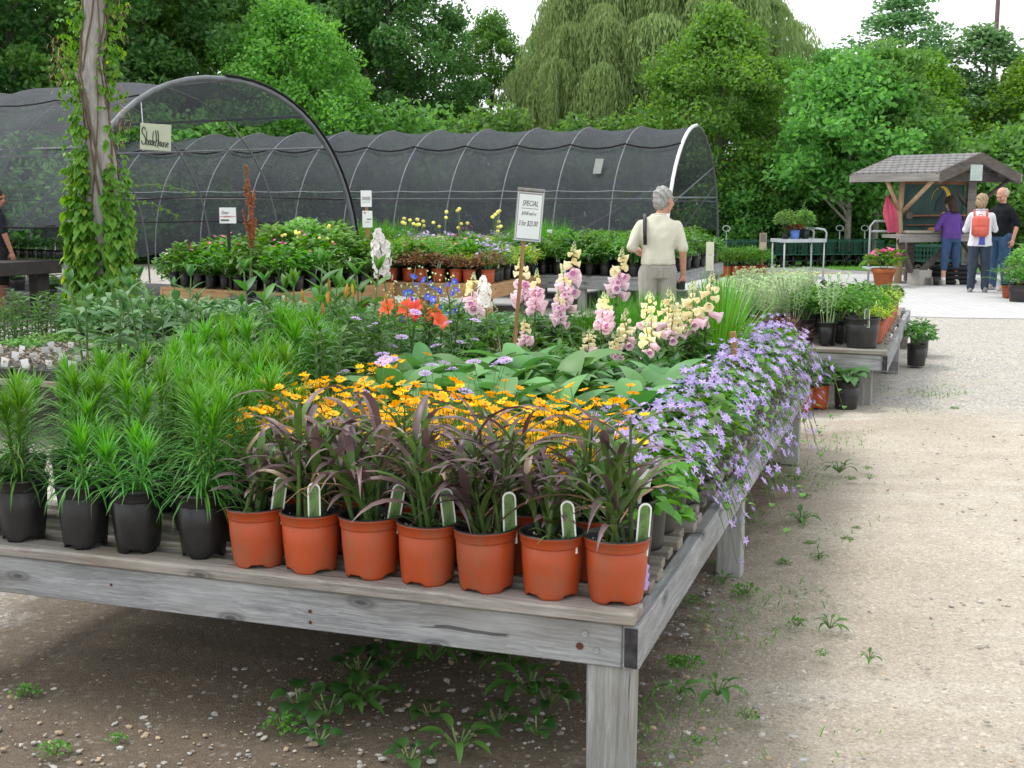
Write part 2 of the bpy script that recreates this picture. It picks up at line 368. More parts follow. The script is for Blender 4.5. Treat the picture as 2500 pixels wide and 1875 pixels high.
# frames of reference on the ground
TH=radians(18.6); U=Vector((sin(TH),cos(TH),0)); V=Vector((-cos(TH),sin(TH),0))
C1=Vector((.358,3.285,0))                 # front right corner of the near bench
def W1(u,v,z=0.): p=C1+U*u+V*v; return Vector((p.x,p.y,z))

# ------------------------------------------------------------------ ground, pavement
def ground_mat():
    m,nt,bs,_=newmat('sandy_ground'); tc=nt.nodes.new('ShaderNodeTexCoord'); v=tc.outputs['Object']
    big=noise(nt,.55,5,.6,vec=v); mid=noise(nt,4.,6,.7,vec=v); fine=noise(nt,70.,8,.85,vec=v); st=noise(nt,.9,4,.6,vec=v,sc=(1,3.2,1))
    c=ramp(nt,big.outputs[0],[(.3,(.345,.30,.24)),(.5,(.44,.395,.325)),(.7,(.515,.47,.395))]).outputs[0]
    c=mixc(nt,ramp(nt,mid.outputs[0],[(.4,(0,0,0)),(.75,(.5,.5,.5))]).outputs[0],c,(.33,.275,.215))
    c=mixc(nt,ramp(nt,st.outputs[0],[(.52,(0,0,0)),(.72,(.6,.6,.6))]).outputs[0],c,(.56,.53,.47))
    # gravel: grains as cells, spread by a mask in world place
    vo=nt.nodes.new('ShaderNodeTexVoronoi'); vo.inputs['Scale'].default_value=58.; nt.links.new(v,vo.inputs['Vector'])
    sep=nt.nodes.new('ShaderNodeSeparateColor'); nt.links.new(vo.outputs['Color'],sep.inputs[0])
    gcol=ramp(nt,sep.outputs[0],[(0,(.28,.275,.265)),(.35,(.42,.41,.39)),(.7,(.52,.51,.485)),(1,(.62,.605,.575))]).outputs[0]
    gcol=mixc(nt,ramp(nt,vo.outputs['Distance'],[(.45,(0,0,0)),(.75,(.7,.7,.7))]).outputs[0],gcol,(.20,.18,.15))
    sx=nt.nodes.new('ShaderNodeSeparateXYZ'); nt.links.new(v,sx.inputs[0])
    def mth(op,a,b=None):
        n=nt.nodes.new('ShaderNodeMath'); n.operation=op
        for i,q in enumerate((a,b)):
            if q is None: continue
            if isinstance(q,(int,float)): n.inputs[i].default_value=q
            else: nt.links.new(q,n.inputs[i])
        return n.outputs[0]
    wob=mth('MULTIPLY',mth('SUBTRACT',big.outputs[0],.5),7.)
    yy=mth('ADD',sx.outputs[1],mth('MULTIPLY',wob,.55))
    a=mth('SUBTRACT',yy,9.0); fac=mth('MULTIPLY',mth('MINIMUM',mth('MAXIMUM',a,0.),1.),1.)
    lx=mth('MULTIPLY',sx.outputs[0],-1.); lx=mth('SUBTRACT',lx,1.35); lf=mth('MINIMUM',mth('MAXIMUM',mth('ADD',mth('MULTIPLY',lx,1.6),wob),0.),1.)
    ga=mth('MAXIMUM',fac,mth('MULTIPLY',lf,.8)); pat=ramp(nt,mid.outputs[0],[(.40,(0,0,0)),(.55,(1,1,1))]).outputs[0]
    gm=mth('MULTIPLY',ga,mth('ADD',mth('MULTIPLY',pat,.6),.4))
    sp=ramp(nt,sep.outputs[1],[(.93,(0,0,0)),(.96,(.6,.6,.6))]).outputs[0]
    gm=mth('MAXIMUM',gm,mth('MULTIPLY',sp,mth('ADD',mth('MULTIPLY',pat,.6),.15)))
    c=mixc(nt,gm,c,gcol)
    c=mixc(nt,ramp(nt,fine.outputs[0],[(.34,(.75,.75,.75)),(.49,(0,0,0))]).outputs[0],c,(.23,.19,.145))
    c=mixc(nt,ramp(nt,fine.outputs[0],[(.55,(0,0,0)),(.68,(.5,.5,.5))]).outputs[0],c,(.60,.565,.51))
    # dark brown soil, with the near bench's shade painted into its colour
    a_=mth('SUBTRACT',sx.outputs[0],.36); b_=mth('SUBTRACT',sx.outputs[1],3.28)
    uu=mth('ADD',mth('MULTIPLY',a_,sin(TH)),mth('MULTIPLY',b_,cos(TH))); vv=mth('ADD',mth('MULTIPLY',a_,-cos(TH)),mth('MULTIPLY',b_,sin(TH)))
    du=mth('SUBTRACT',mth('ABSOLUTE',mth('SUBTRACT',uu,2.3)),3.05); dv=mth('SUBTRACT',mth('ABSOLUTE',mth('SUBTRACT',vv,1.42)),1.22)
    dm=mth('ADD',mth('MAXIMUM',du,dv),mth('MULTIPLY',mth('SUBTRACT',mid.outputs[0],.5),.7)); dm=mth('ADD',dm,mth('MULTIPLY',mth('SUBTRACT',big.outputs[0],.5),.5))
    bench_shade=ramp(nt,dm,[(0.,(1,1,1)),(.16,(.6,.6,.6)),(.6,(0,0,0))]).outputs[0]; bench_shade=mth('MULTIPLY',bench_shade,.86)
    c=mixc(nt,bench_shade,c,mixc(nt,mth('MULTIPLY',sp,.35),(.095,.070,.048),gcol))
    v2=nt.nodes.new('ShaderNodeTexVoronoi'); v2.inputs['Scale'].default_value=135.; nt.links.new(v,v2.inputs['Vector']); s2=nt.nodes.new('ShaderNodeSeparateColor'); nt.links.new(v2.outputs['Color'],s2.inputs[0])
    c=mixc(nt,1.,c,ramp(nt,s2.outputs[0],[(0,(.86,.85,.84)),(.5,(1.02,1.02,1.02)),(.9,(1.12,1.12,1.12)),(1,(1.35,1.34,1.32))]).outputs[0],'MULTIPLY')
    v3=nt.nodes.new('ShaderNodeTexVoronoi'); v3.inputs['Scale'].default_value=62.; nt.links.new(v,v3.inputs['Vector']); s3=nt.nodes.new('ShaderNodeSeparateColor'); nt.links.new(v3.outputs['Color'],s3.inputs[0])
    c=mixc(nt,1.,c,ramp(nt,s3.outputs[0],[(0,(.82,.80,.78)),(.12,(1,1,1)),(.92,(1.02,1.02,1.02)),(1,(1.28,1.27,1.25))]).outputs[0],'MULTIPLY')
    nt.links.new(c,bs.inputs['Base Color']); bs.inputs['Roughness'].default_value=.95; bs.inputs['Specular IOR Level'].default_value=.15
    h=mixc(nt,.5,fine.outputs[0],v2.outputs['Distance']); bump(nt,bs,h,.8,.012)
    return m
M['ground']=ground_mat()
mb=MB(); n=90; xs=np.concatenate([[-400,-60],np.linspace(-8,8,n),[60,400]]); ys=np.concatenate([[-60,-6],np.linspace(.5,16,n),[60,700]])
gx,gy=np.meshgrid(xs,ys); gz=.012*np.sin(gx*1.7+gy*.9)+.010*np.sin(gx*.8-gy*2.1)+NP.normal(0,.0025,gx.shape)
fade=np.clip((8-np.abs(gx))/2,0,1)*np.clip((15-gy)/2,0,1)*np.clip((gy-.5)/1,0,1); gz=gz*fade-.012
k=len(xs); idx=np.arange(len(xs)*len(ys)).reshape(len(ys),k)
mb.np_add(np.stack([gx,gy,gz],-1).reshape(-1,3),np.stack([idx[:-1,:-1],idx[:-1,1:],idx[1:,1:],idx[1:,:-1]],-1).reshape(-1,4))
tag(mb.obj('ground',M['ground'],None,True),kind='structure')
def sheet(name,poly,z,mat):
    mb=MB(); mb.add([(x,y,z) for x,y in poly],[tuple(range(len(poly)))]); return tag(mb.obj(name,mat),kind='structure')
def paver_mat():
    m,nt,bs,_=newmat('grey_pavers'); tc=nt.nodes.new('ShaderNodeTexCoord'); mp=nt.nodes.new('ShaderNodeMapping'); mp.inputs['Rotation'].default_value=(0,0,.9)
    nt.links.new(tc.outputs['Object'],mp.inputs[0]); b=nt.nodes.new('ShaderNodeTexBrick'); nt.links.new(mp.outputs[0],b.inputs[0])
    b.inputs['Scale'].default_value=1.; b.inputs['Brick Width'].default_value=.22; b.inputs['Row Height'].default_value=.11; b.inputs['Mortar Size'].default_value=.006; b.offset=.5
    b.inputs['Color1'].default_value=(.50,.50,.50,1); b.inputs['Color2'].default_value=(.43,.43,.44,1); b.inputs['Mortar'].default_value=(.26,.25,.24,1)
    n=noise(nt,1.2,5,.6); c=mixc(nt,ramp(nt,n.outputs[0],[(.35,(0,0,0)),(.75,(.5,.5,.5))]).outputs[0],b.outputs[0],(.40,.39,.38))
    nt.links.new(c,bs.inputs['Base Color']); bs.inputs['Roughness'].default_value=.85; return m
M['pavers']=paver_mat()
M['asphalt']=plain('grey_asphalt',(.27,.265,.26),.9,.2,1.5,.2,bmp=.2)
M['tansand']=plain('tan_sand',(.40,.29,.17),.95,.25,3,.1)
M['lawn']=leafmat('lawn_green',(.06,.16,.02),(.12,.26,.03),0)
sheet('pavement',[(2.4,18.6),(6.1,17.2),(9.5,16.6),(16,16.2),(24,18),(24,28.0),(12,27.6),(6.5,27.2),(3.4,26.6),(-3,27),(-6,20.5),(-2,19.4)],-.006,M['pavers'])
sheet('road',[(3.4,26.62),(6.5,27.22),(12,27.62),(24,28.02),(40,29),(40,33),(16,31.8),(8,31.2),(3.,31.2),(2,28)],-.004,M['asphalt'])
sheet('sand_strip',[(3.0,26.5),(3.7,26.5),(6.4,27.1),(7.6,27.5),(6.2,27.9),(4.2,28.0),(3.1,27.6)],.000,M['tansand'])
mb=MB(); mb.add([(-60,31.3,0),(2.9,31.3,0),(8,31.3,0),(16,31.9,0),(60,33,0),(60,90,.1),(-60,90,.1)],[tuple(range(7))])
lo=tag(mb.obj('lawn_ground',plain('forest_floor',(.05,.045,.025),.95,.6,.6,.1,c2=(.06,.12,.02))),kind='structure')
lo.name='forest_floor'
# floor sheet inside the first shade house
M['weedcloth']=plain('grey_weed_cloth',(.075,.078,.085),.9,.2,2.,.2)

# loose stones near the camera
ico=[(0,0,1)]+[(.894*cos(i*1.2566),.894*sin(i*1.2566),.447) for i in range(5)]+[(.894*cos(i*1.2566+.628),.894*sin(i*1.2566+.628),-.447) for i in range(5)]+[(0,0,-1)]
icf=[(0,1+i,1+(i+1)%5) for i in range(5)]+[(1+i,6+i,1+(i+1)%5) for i in range(5)]+[(1+(i+1)%5,6+i,6+(i+1)%5) for i in range(5)]+[(11,6+(i+1)%5,6+i) for i in range(5)]
def stones(name,n,fx,fy,smin,smax,mats):
    P=np.stack([fx(n),fy(n)],-1); s=smin+(smax-smin)*NP.random(n)**3.2; base=np.array(ico); f=np.array(icf); mb=MB()
    a=NP.random(n)*2*pi; ca,sa=np.cos(a),np.sin(a); J=1+NP.normal(0,.16,(n,12,1)); B=base[None]*J
    sx=s*(1+NP.random(n)*.7); B=B*np.stack([sx,s,s*(.45+.3*NP.random(n))],-1)[:,None,:]
    R=np.stack([B[...,0]*ca[:,None]-B[...,1]*sa[:,None],B[...,0]*sa[:,None]+B[...,1]*ca[:,None],B[...,2]],-1)
    R[...,:2]+=P[:,None,:]; R[...,2]+= -.006+.25*s[:,None]
    mi=np.repeat(NP.integers(0,len(mats),n),len(f))
    mb.np_add(R.reshape(-1,3),(f[None]+12*np.arange(n)[:,None,None]).reshape(-1,3),mi)
    return tag(mb.obj(name,mats,None,False),'loose gravel and pebbles lying on the sandy ground','gravel',kind='stuff')
SM=[plain('stone_grey',(.38,.37,.35),.9,.3,20),plain('stone_pale',(.48,.45,.40),.9,.2,20),plain('stone_tan',(.38,.29,.20),.9,.3,20),plain('stone_dark',(.27,.25,.23),.9,.3,20)]
stones('pebbles',6500,lambda n: NP.uniform(-3.4,4.6,n)+NP.normal(0,.3,n),lambda n: 2.2+7.5*NP.random(n)**1.6,.0022,.0105,SM)

stones('pebbles',3000,lambda n: NP.uniform(-2.9,.9,n),lambda n: 2.7+2.6*NP.random(n),.003,.0125,SM[:1]+SM[2:])
# ------------------------------------------------------------------ benches
def bench(name,label,org,th,L,Wd,top,mu,mv,mz,ms,bh=.13,legs=(),pitch=.12,slw=.07,cat='bench',front_end=True,slats=True):
    """slatted plant bench; local x runs away from the viewer, local y to the left"""
    t=thing(name,label,cat,org,0.); a=Vector((sin(th),cos(th),0)); t.rotation_euler=(0,0,atan2(a.y,a.x))
    pk=.035; zb=top-pk
    mb=MB(); bbox(mb,0.002,.042,.052,Wd-.052,zb-bh,zb-.003,.004,0,None,.0015,1); mb.obj('front_board',mv,t)
    mb=MB(); bbox(mb,L-.042,L-.002,.052,Wd-.052,zb-bh,zb-.003,.004,0,None,.0015,2); mb.obj('back_board',mv,t)
    for y0 in (0.,Wd-.05):
        mb=MB(); bbox(mb,-.004,L,y0,y0+.05,zb-bh,zb-.002,.005,0,None,.0015,3)
        if front_end: box(mb,-.0052,-.0045,y0+.006,y0+.044,zb-bh+.006,zb-.008,1)
        mb.obj('side_board',[mu,M['endgrain']],t)
    if slats:
        mb=MB(); bbox(mb,-.012,.10,.012,Wd-.012,zb+.001,zb+pk,.006,0,None,.002,4); mb.obj('front_plank',ms,t)
        x=.16; k=0
        while x+slw<L:
            mb=MB(); j=.03+RND.uniform(0,.045); bbox(mb,x,x+slw,j,Wd-.03-RND.uniform(0,.04),zb+.001,zb+pk-.002+RND.uniform(-.003,.001),.004,0,None,.002,k); mb.obj('slat',ms,t); x+=pitch; k+=1
    else:
        mb=MB(); box(mb,.0,L,.01,Wd-.01,zb+.001,zb+pk); mb.obj('bench_top',ms,t)
    for (lx,ly,wx,wy) in legs:
        mb=MB(); bbox(mb,lx,lx+wx,ly,ly+wy,-.02,zb-bh-.001 if (ly<.05 or ly>Wd-.2) else zb-.01,.005,0,None,.003,int(lx*9)); mb.obj('leg',mz,t)
    return t
T1=bench('plant_bench','nearest weathered grey slatted bench with orange pots along its front edge',(C1.x,C1.y,0),TH,5.2,2.5,.505,M['wood_u'],M['wood_v'],M['wood_z'],M['slat'],.13,
  [(.02,.030,.095,.13),(2.05,.004,.09,.11),(4.56,.004,.09,.11),(.02,2.36,.09,.11),(2.0,2.36,.09,.11),(4.44,2.36,.09,.11),(4.9,1.2,.09,.11)])
RUST=plain('rust',(.10,.035,.015),.9)
for (y,z,r,m) in ((.16,.43,.0095,M['steel']),(.125,.385,.009,M['steel']),(.175,.392,.011,RUST),(1.03,.40,.006,RUST),(1.03,.365,.006,RUST),(1.75,.41,.005,RUST)):
    mb=MB(); lathe(mb,[(.0001,0),(r*.85,0),(r,.0012)],10,0,M=Matrix.Translation((.0012,y,z))@Matrix.Rotation(-pi/2,4,'Y')); mb.obj('nail_head',m,T1)
# second grey bench
C2=Vector((2.97,9.62,0)); TH2=radians(20.)
U2=Vector((sin(TH2),cos(TH2),0)); V2=Vector((-cos(TH2),sin(TH2),0))
def W2(u,v,z=0.): p=C2+U2*u+V2*v; return Vector((p.x,p.y,z))
bench('plant_bench','second weathered grey bench standing behind the nearest one beside the gravel',(C2.x,C2.y,0),TH2,4.3,1.75,.46,M['wood_u'],M['wood_v'],M['wood_z'],M['slat'],.13,
  [(.05,.12,.10,.12),(2.2,.01,.1,.12),(4.1,.01,.1,.12),(.05,1.5,.1,.12),(2.2,1.6,.1,.12),(4.1,1.6,.1,.12)])
# brown benches further back
TH3=radians(32.)
C3=Vector((-2.80,15.0,0)); U3=Vector((sin(TH3),cos(TH3),0)); V3=Vector((-cos(TH3),sin(TH3),0))
def W3(u,v,z=0.): p=C3+U3*u+V3*v; return Vector((p.x,p.y,z))
BL=lambda L,Wd:[(.06,.06,.1,.12),(L-.2,.06,.1,.12),(.06,Wd-.2,.1,.12),(L-.2,Wd-.2,.1,.12),(.06,Wd/2-.05,.1,.12)]
bench('plant_bench','tan lumber bench beside the vine covered trunk holding black pots',(C3.x,C3.y,0),TH3,2.2,2.15,.50,M['newwood_u'],M['newwood_v'],M['newwood_z'],M['newwood_v'],.18,BL(2.2,2.15),slats=False,front_end=False)
C4=Vector((-.25,16.6,0))
def W4(u,v,z=0.): p=C4+U*u+V*v; return Vector((p.x,p.y,z))
bench('plant_bench','tan lumber bench in the middle carrying orange pots along its edge',(C4.x,C4.y,0),TH,2.6,2.1,.50,M['newwood_u'],M['newwood_v'],M['newwood_z'],M['newwood_v'],.16,BL(2.6,2.1),slats=False,front_end=False)
C5=Vector((2.12,18.0,0)); TH5=radians(22.)
U5=Vector((sin(TH5),cos(TH5),0)); V5=Vector((-cos(TH5),sin(TH5),0))
def W5(u,v,z=0.): p=C5+U5*u+V5*v; return Vector((p.x,p.y,z))
bench('plant_bench','far grey bench behind the man in the cream polo shirt',(C5.x,C5.y,0),TH5,4.5,2.35,.50,M['wood_u'],M['wood_v'],M['wood_z'],M['wood_v'],.16,BL(4.5,2.35),slats=False,front_end=False)
C6=Vector((-7.2,12.6,0))   # low left bench
C7=W1(3.55,2.95)
def W7(u,v,z=0.): p=C7+U*u+V*v; return Vector((p.x,p.y,z))
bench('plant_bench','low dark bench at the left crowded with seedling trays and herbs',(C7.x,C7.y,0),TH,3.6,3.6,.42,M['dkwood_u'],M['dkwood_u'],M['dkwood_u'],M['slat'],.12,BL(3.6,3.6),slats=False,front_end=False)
# ------------------------------------------------------------------ pots, soil, tags
def pot_mesh(name,mo,rb=.072,rt=.094,h=.185,n=28,notch=True,lip=True):
    mb=MB(); pr=[(rb-.012,.004),(rb,0.),(rb+.0015,.008),(rb+.003,.02),(rb+(rt-rb)*.5,h*.5),(rt-.0075,h*.79),(rt-.0095,h*.80),(rt-.0095,h*.806),(rt-.0055,h*.812),(rt-.004,h*.835),(rt-.002,h*.955),(rt,h*.96),(rt+.001,h*.965),(rt+.0015,h*.985,1),(rt,h,1),(rt-.004,h+.001,1),(rt-.006,h*.97,1),(rt-.012,h*.80,1)]
    vs0=mb.n; lathe(mb,pr,n,0)
    if notch:
        for k in (0,1,2):
            for i in range(n):
                ph=(i%(n//4))/(n//4)
                if .36<ph<.72: x,y,z=mb.v[vs0+k*n+i]; mb.v[vs0+k*n+i]=(x,y,max(z,.011+.003*k))
    return mb.mesh(name,[mo,M['black']] if mo is not M['black'] else [mo,mo],True)
POT={'orange':pot_mesh('pot_orange',M['orange'],.077,.0965,.19),'black':pot_mesh('pot_black',M['black'],.060,.080,.19),
     'tall':pot_mesh('pot_tall',M['blackrib'],.082,.100,.215,notch=False),'small':pot_mesh('pot_small',M['black'],.052,.066,.13,20),
     'wide':pot_mesh('pot_wide',M['blackrib'],.115,.14,.24,28,False),'blue':pot_mesh('pot_blue',M['blue'],.075,.095,.18)}
PR={'orange':(.0965,.19),'black':(.080,.19),'tall':(.1,.215),'small':(.066,.13),'wide':(.14,.24),'blue':(.095,.18)}
SOIL={}
for k,(r,h) in PR.items():
    mb=MB(); n=18; z=h*.86; R=r*.9
    vs=[(0,0,z+.004)]+[(R*.55*cos(2*pi*i/n),R*.55*sin(2*pi*i/n),z+RND.uniform(-.003,.005)) for i in range(n)]+[(R*cos(2*pi*i/n),R*sin(2*pi*i/n),z-.003) for i in range(n)]
    mb.add(vs,[(0,1+i,1+(i+1)%n) for i in range(n)]+[(1+i,1+n+i,1+n+(i+1)%n,1+(i+1)%n) for i in range(n)],0)
    for q in range(26):
        a=RND.uniform(0,2*pi); rr=R*sqrt(RND.random())*.95; s=RND.uniform(.0015,.0035); sphere(mb,(rr*cos(a),rr*sin(a),z+.002),s,5,4,1)
    SOIL[k]=mb.mesh('soil_'+k,[M['soil'],M['perlite']],False)
def arch(w,h,n=7):
    return [(-w/2,0)]+[(-w/2*cos(pi*i/n),h-w/2+w/2*sin(pi*i/n)) for i in range(n+1)]+[(w/2,0)]
def tag_mesh():
    mb=MB(); P=arch(.041,.155); n=len(P)
    mb.add([(x,-.0008,z) for x,z in P]+[(x,.0008,z) for x,z in P],[tuple(range(n)),tuple(range(2*n-1,n-1,-1))]+[(i,(i+1)%n,n+(i+1)%n,n+i)[::-1] for i in range(n)],0)
    Q=[(x,z+.004) for x,z in arch(.031,.145)]; m=len(Q)
    mb.add([(x,-.0014,z) for x,z in Q],[tuple(range(m))],1); mb.add([(x,.0014,z) for x,z in Q],[tuple(range(m))[::-1]],1)
    return mb.mesh('picture_tag',[M['white'],M['tagpic']])
def strip_mesh(w,h,top=None):
    mb=MB(); box(mb,-w/2,w/2,-.0008,.0008,0,h)
    if top: box(mb,-top[0]/2,top[0]/2,-.0011,.0011,h-top[1],h+.001)
    return mb.mesh('strip_tag',M['white'])
TAG={'pic':tag_mesh(),'strip':strip_mesh(.013,.15),'flag':strip_mesh(.010,.17,(.05,.055))}

# ------------------------------------------------------------------ plants: each returns [(part name, mesh)]
def r_(a,b): return RND.uniform(a,b)
def P_liatris(h=.36,ns=3,nl=82):
    mb=MB()
    for s in range(ns):
        a0=r_(0,6.28); rr=r_(.01,.035) if s else 0; bx,by=rr*cos(a0),rr*sin(a0); lean=r_(.02,.14)*(s>0); hh=h*r_(.72,1.) if s else h
        dx,dy=lean*cos(a0),lean*sin(a0)
        tube(mb,[(bx,by,0),(bx+dx*.4,by+dy*.4,hh*.5),(bx+dx,by+dy,hh)],[.004,.0035,.002],5,1,False)
        for k in range(nl):
            t=.03+.97*(k/nl)**.8; a=k*2.4+r_(-.4,.4); L=(.225-.10*t)*r_(.75,1.15); el=.45+.75*t**1.6+r_(-.2,.2)
            blade(mb,(bx+dx*t,by+dy*t,hh*t*.97),a,L,.0082*r_(.75,1.3),el,1.35-.85*t+r_(-.2,.3),4,0 if t<.55+r_(-.25,.25) else 2)
        for k in range(44):
            a=r_(0,6.28); blade(mb,(bx+dx,by+dy,hh*r_(.80,.98)),a,r_(.07,.14),.0068,r_(.85,1.5),r_(.1,.5),3,2)
    for k in range(44):
        a=r_(0,6.28); blade(mb,(.02*cos(a),.02*sin(a),r_(0,.05)),a,r_(.15,.26),.0105,r_(.4,1.2),r_(1.,2.2),4,0)
    return [('foliage',mb.mesh('liatris',[M['l_liatris'],M['stem'],M['l_tip']],True))]
def P_millet(big=1.):
    mb=MB()
    for s in range(RND.randint(4,6)):
        a0=r_(0,6.28); rr=r_(.0,.05); bx,by=rr*cos(a0),rr*sin(a0); hh=r_(.08,.34)*big; dx,dy=r_(-.05,.05),r_(-.05,.05)
        tube(mb,[(bx,by,0),(bx+dx*.5,by+dy*.5,hh*.5),(bx+dx,by+dy,hh)],[.007,.006,.003],6,1,False)
        nl=7 if hh>.15 else 6; a=r_(0,6.28)
        for k in range(nl):
            t=.22+.78*k/nl; a+=pi+r_(-.9,.9); L=r_(.17,.34)*big*(1-.2*t)
            blade(mb,(bx+dx*t,by+dy*t,hh*t),a,L,r_(.018,.029),r_(.85,1.4),r_(.8,1.9),7,1 if r_(0,1)<.8 else 0,0,r_(.2,.6),True,r_(-.7,.7))
    for k in range(RND.randint(1,3)):
        a=r_(0,6.28); blade(mb,(0,0,.05),a,r_(.22,.36),.009,r_(.5,1.1),r_(1.2,2.6),6,2,fold=True,twist=1.)
    for k in range(7): blade(mb,(r_(-.03,.03),r_(-.03,.03),0),r_(0,6.28),r_(.07,.15),.011,r_(.7,1.4),r_(.4,1.4),4,1)
    return [('foliage',mb.mesh('millet',[M['l_purple'],M['l_millet'],M['l_dry']],True))]
CORE=[]
for q in range(4):
    m_=MB(); flower(m_,(0,0,0),(0,0,1),.024,8,0,1,1.,[.05,.2,.4,.6][q],.26,0); CORE.append(m_.mesh('coreopsis_flower',[M['p_yellow'],M['p_centre']]))
def P_coreopsis():
    mb=MB(); heads=[]
    for k in range(260):
        a=r_(0,6.28); rr=.13*sqrt(RND.random()); z=r_(0,.17)*(1-(rr/.16)**2*.4); blade(mb,(rr*cos(a),rr*sin(a),z),r_(0,6.28),r_(.04,.10),.0045,r_(.3,1.4),r_(.1,.9),2,0)
    for k in range(RND.randint(24,30)):
        a=r_(0,6.28); rr=.15*sqrt(RND.random()); z=r_(.10,.27); p=(rr*cos(a),rr*sin(a),z)
        tube(mb,[(rr*.3*cos(a),rr*.3*sin(a),.02),(rr*.7*cos(a),rr*.7*sin(a),z*.6),p],.0014,3,1,False)
        n=(r_(-.5,.5)+.25*cos(a),r_(-.5,.5)-.2,1.)
        heads.append(('flower',RND.choice(CORE),Matrix.Translation(p)@Vector(n).to_track_quat('Z','Y').to_matrix().to_4x4()@Matrix.Rotation(r_(0,1),4,'Z')@Matrix.Scale(r_(.68,.95),4)))
    return [('foliage',mb.mesh('coreopsis_leaves',[M['l_fresh'],M['stem']],True),heads)]
BELL=[]
for q in range(3):
    m_=MB()
    for i in range(5):
        t=i*1.2566; d=Vector((cos(t),sin(t),0)); s=Vector((-sin(t),cos(t),0)); n=Vector((0,0,1)); R_=.02; h=[.28,.15,.4][q]
        m_.add([tuple(x) for x in (n*0,d*R_*.45-s*R_*.24+n*R_*h,d*R_*1.05+n*R_*h*.8,d*R_*.45+s*R_*.24+n*R_*h)],[(0,1,2,3)],0)
    m_.add([(0,0,.001),(.0012,0,.01),(-.0012,0,.01)],[(0,1,2)],1); BELL.append(m_.mesh('bellflower',[M['p_violet'],M['p_cream']]))
def P_campanula(spill=0.,dens=1.):
    mb=MB(); fl=MB(); heads=[]; R=.15
    for k in range(int(125*dens)):
        a=r_(0,6.28); rr=R*sqrt(RND.random()); z=.10*(1-(rr/R)**2)+r_(-.03,.05); L=r_(.035,.062)
        leaf(mb,(rr*cos(a),rr*sin(a),z),a+r_(-.9,.9),r_(-.3,.7),L,L*.82,.8,3,0,r_(-.4,.4))
    def star(p,n,R_): heads.append(('flower',RND.choice(BELL),Matrix.Translation(p)@Vector(n).to_track_quat('Z','Y').to_matrix().to_4x4()@Matrix.Rotation(r_(0,6),4,'Z')@Matrix.Scale(R_/.02,4)))
    for k in range(int(40*dens)):
        a=r_(0,6.28); rr=R*1.25*sqrt(RND.random()); z=.15*(1-(rr/R/1.3)**2)+r_(.0,.08); star((rr*cos(a),rr*sin(a),z),(cos(a)*.6+r_(-.5,.5),sin(a)*.6-.3+r_(-.5,.5),.9),r_(.0125,.021))
        if k%2==0: q=(rr*cos(a)+r_(-.03,.03),rr*sin(a)+r_(-.03,.03),z-.015); blade(fl,q,r_(0,6.28),.018,.008,r_(.2,1.3),.2,2,2)
    for k in range(int(spill*RND.choice([2,4,7]))):   # stems that trail over the bench edge (towards -y)
        a=-pi/2+r_(-.7,.7); L=r_(.16,.36); pts=[(.08*cos(a),.08*sin(a),.06),(.16*cos(a),.16*sin(a),.05),((.13+L*.45)*cos(a),(.13+L*.45)*sin(a),.05-L*.35),((.15+L*.55)*cos(a),(.15+L*.55)*sin(a),.05-L*.85)]
        tube(mb,pts,.0012,3,1,False)
        for j in range(5):
            t=r_(.3,1)*3; i=min(2,int(t)); w=t-i; p=Vector(pts[i]).lerp(Vector(pts[i+1]),w); p+=Vector((r_(-.03,.03),r_(-.03,.03),r_(-.02,.02)))
            if j<3: star(p,(r_(-.6,.6),-.8,r_(.1,.9)),r_(.014,.021))
            else: leaf(mb,p,r_(0,6.28),r_(-.5,.3),.03,.024,.6,3,0)
            blade(fl,p+Vector((0,0,-.01)),r_(0,6.28),.02,.007,r_(-.5,.8),.3,2,2)
    return [('foliage',mb.mesh('bellflower_leaves',[M['l_fresh'],M['stem']],True),heads),('bud',fl.mesh('bellflower_buds',[M['p_violet'],M['p_cream'],M['p_vbud']]))]
def P_rosette(n=15,L=.27,W=.105,mat='l_big',el=.9,h=.0):
    mb=MB()
    for k in range(n):
        t=k/n; a=k*2.4+r_(-.3,.3); ll=L*r_(.75,1.1)*(1-.25*t); e=el*(.55+.75*t)+r_(-.15,.15)
        p=(0,0,h*t+.01); q=(p[0]+.06*cos(a)*cos(e),p[1]+.06*sin(a)*cos(e),p[2]+.06*sin(e)+.02)
        tube(mb,[p,q],[.005,.004],4,1,False); leaf(mb,q,a,e,ll,W*ll/L*r_(.85,1.1),r_(.9,1.7),7,0,r_(-.3,.3))
    return [('foliage',mb.mesh('broad_leaves',[M[mat],M['stem']],True))]
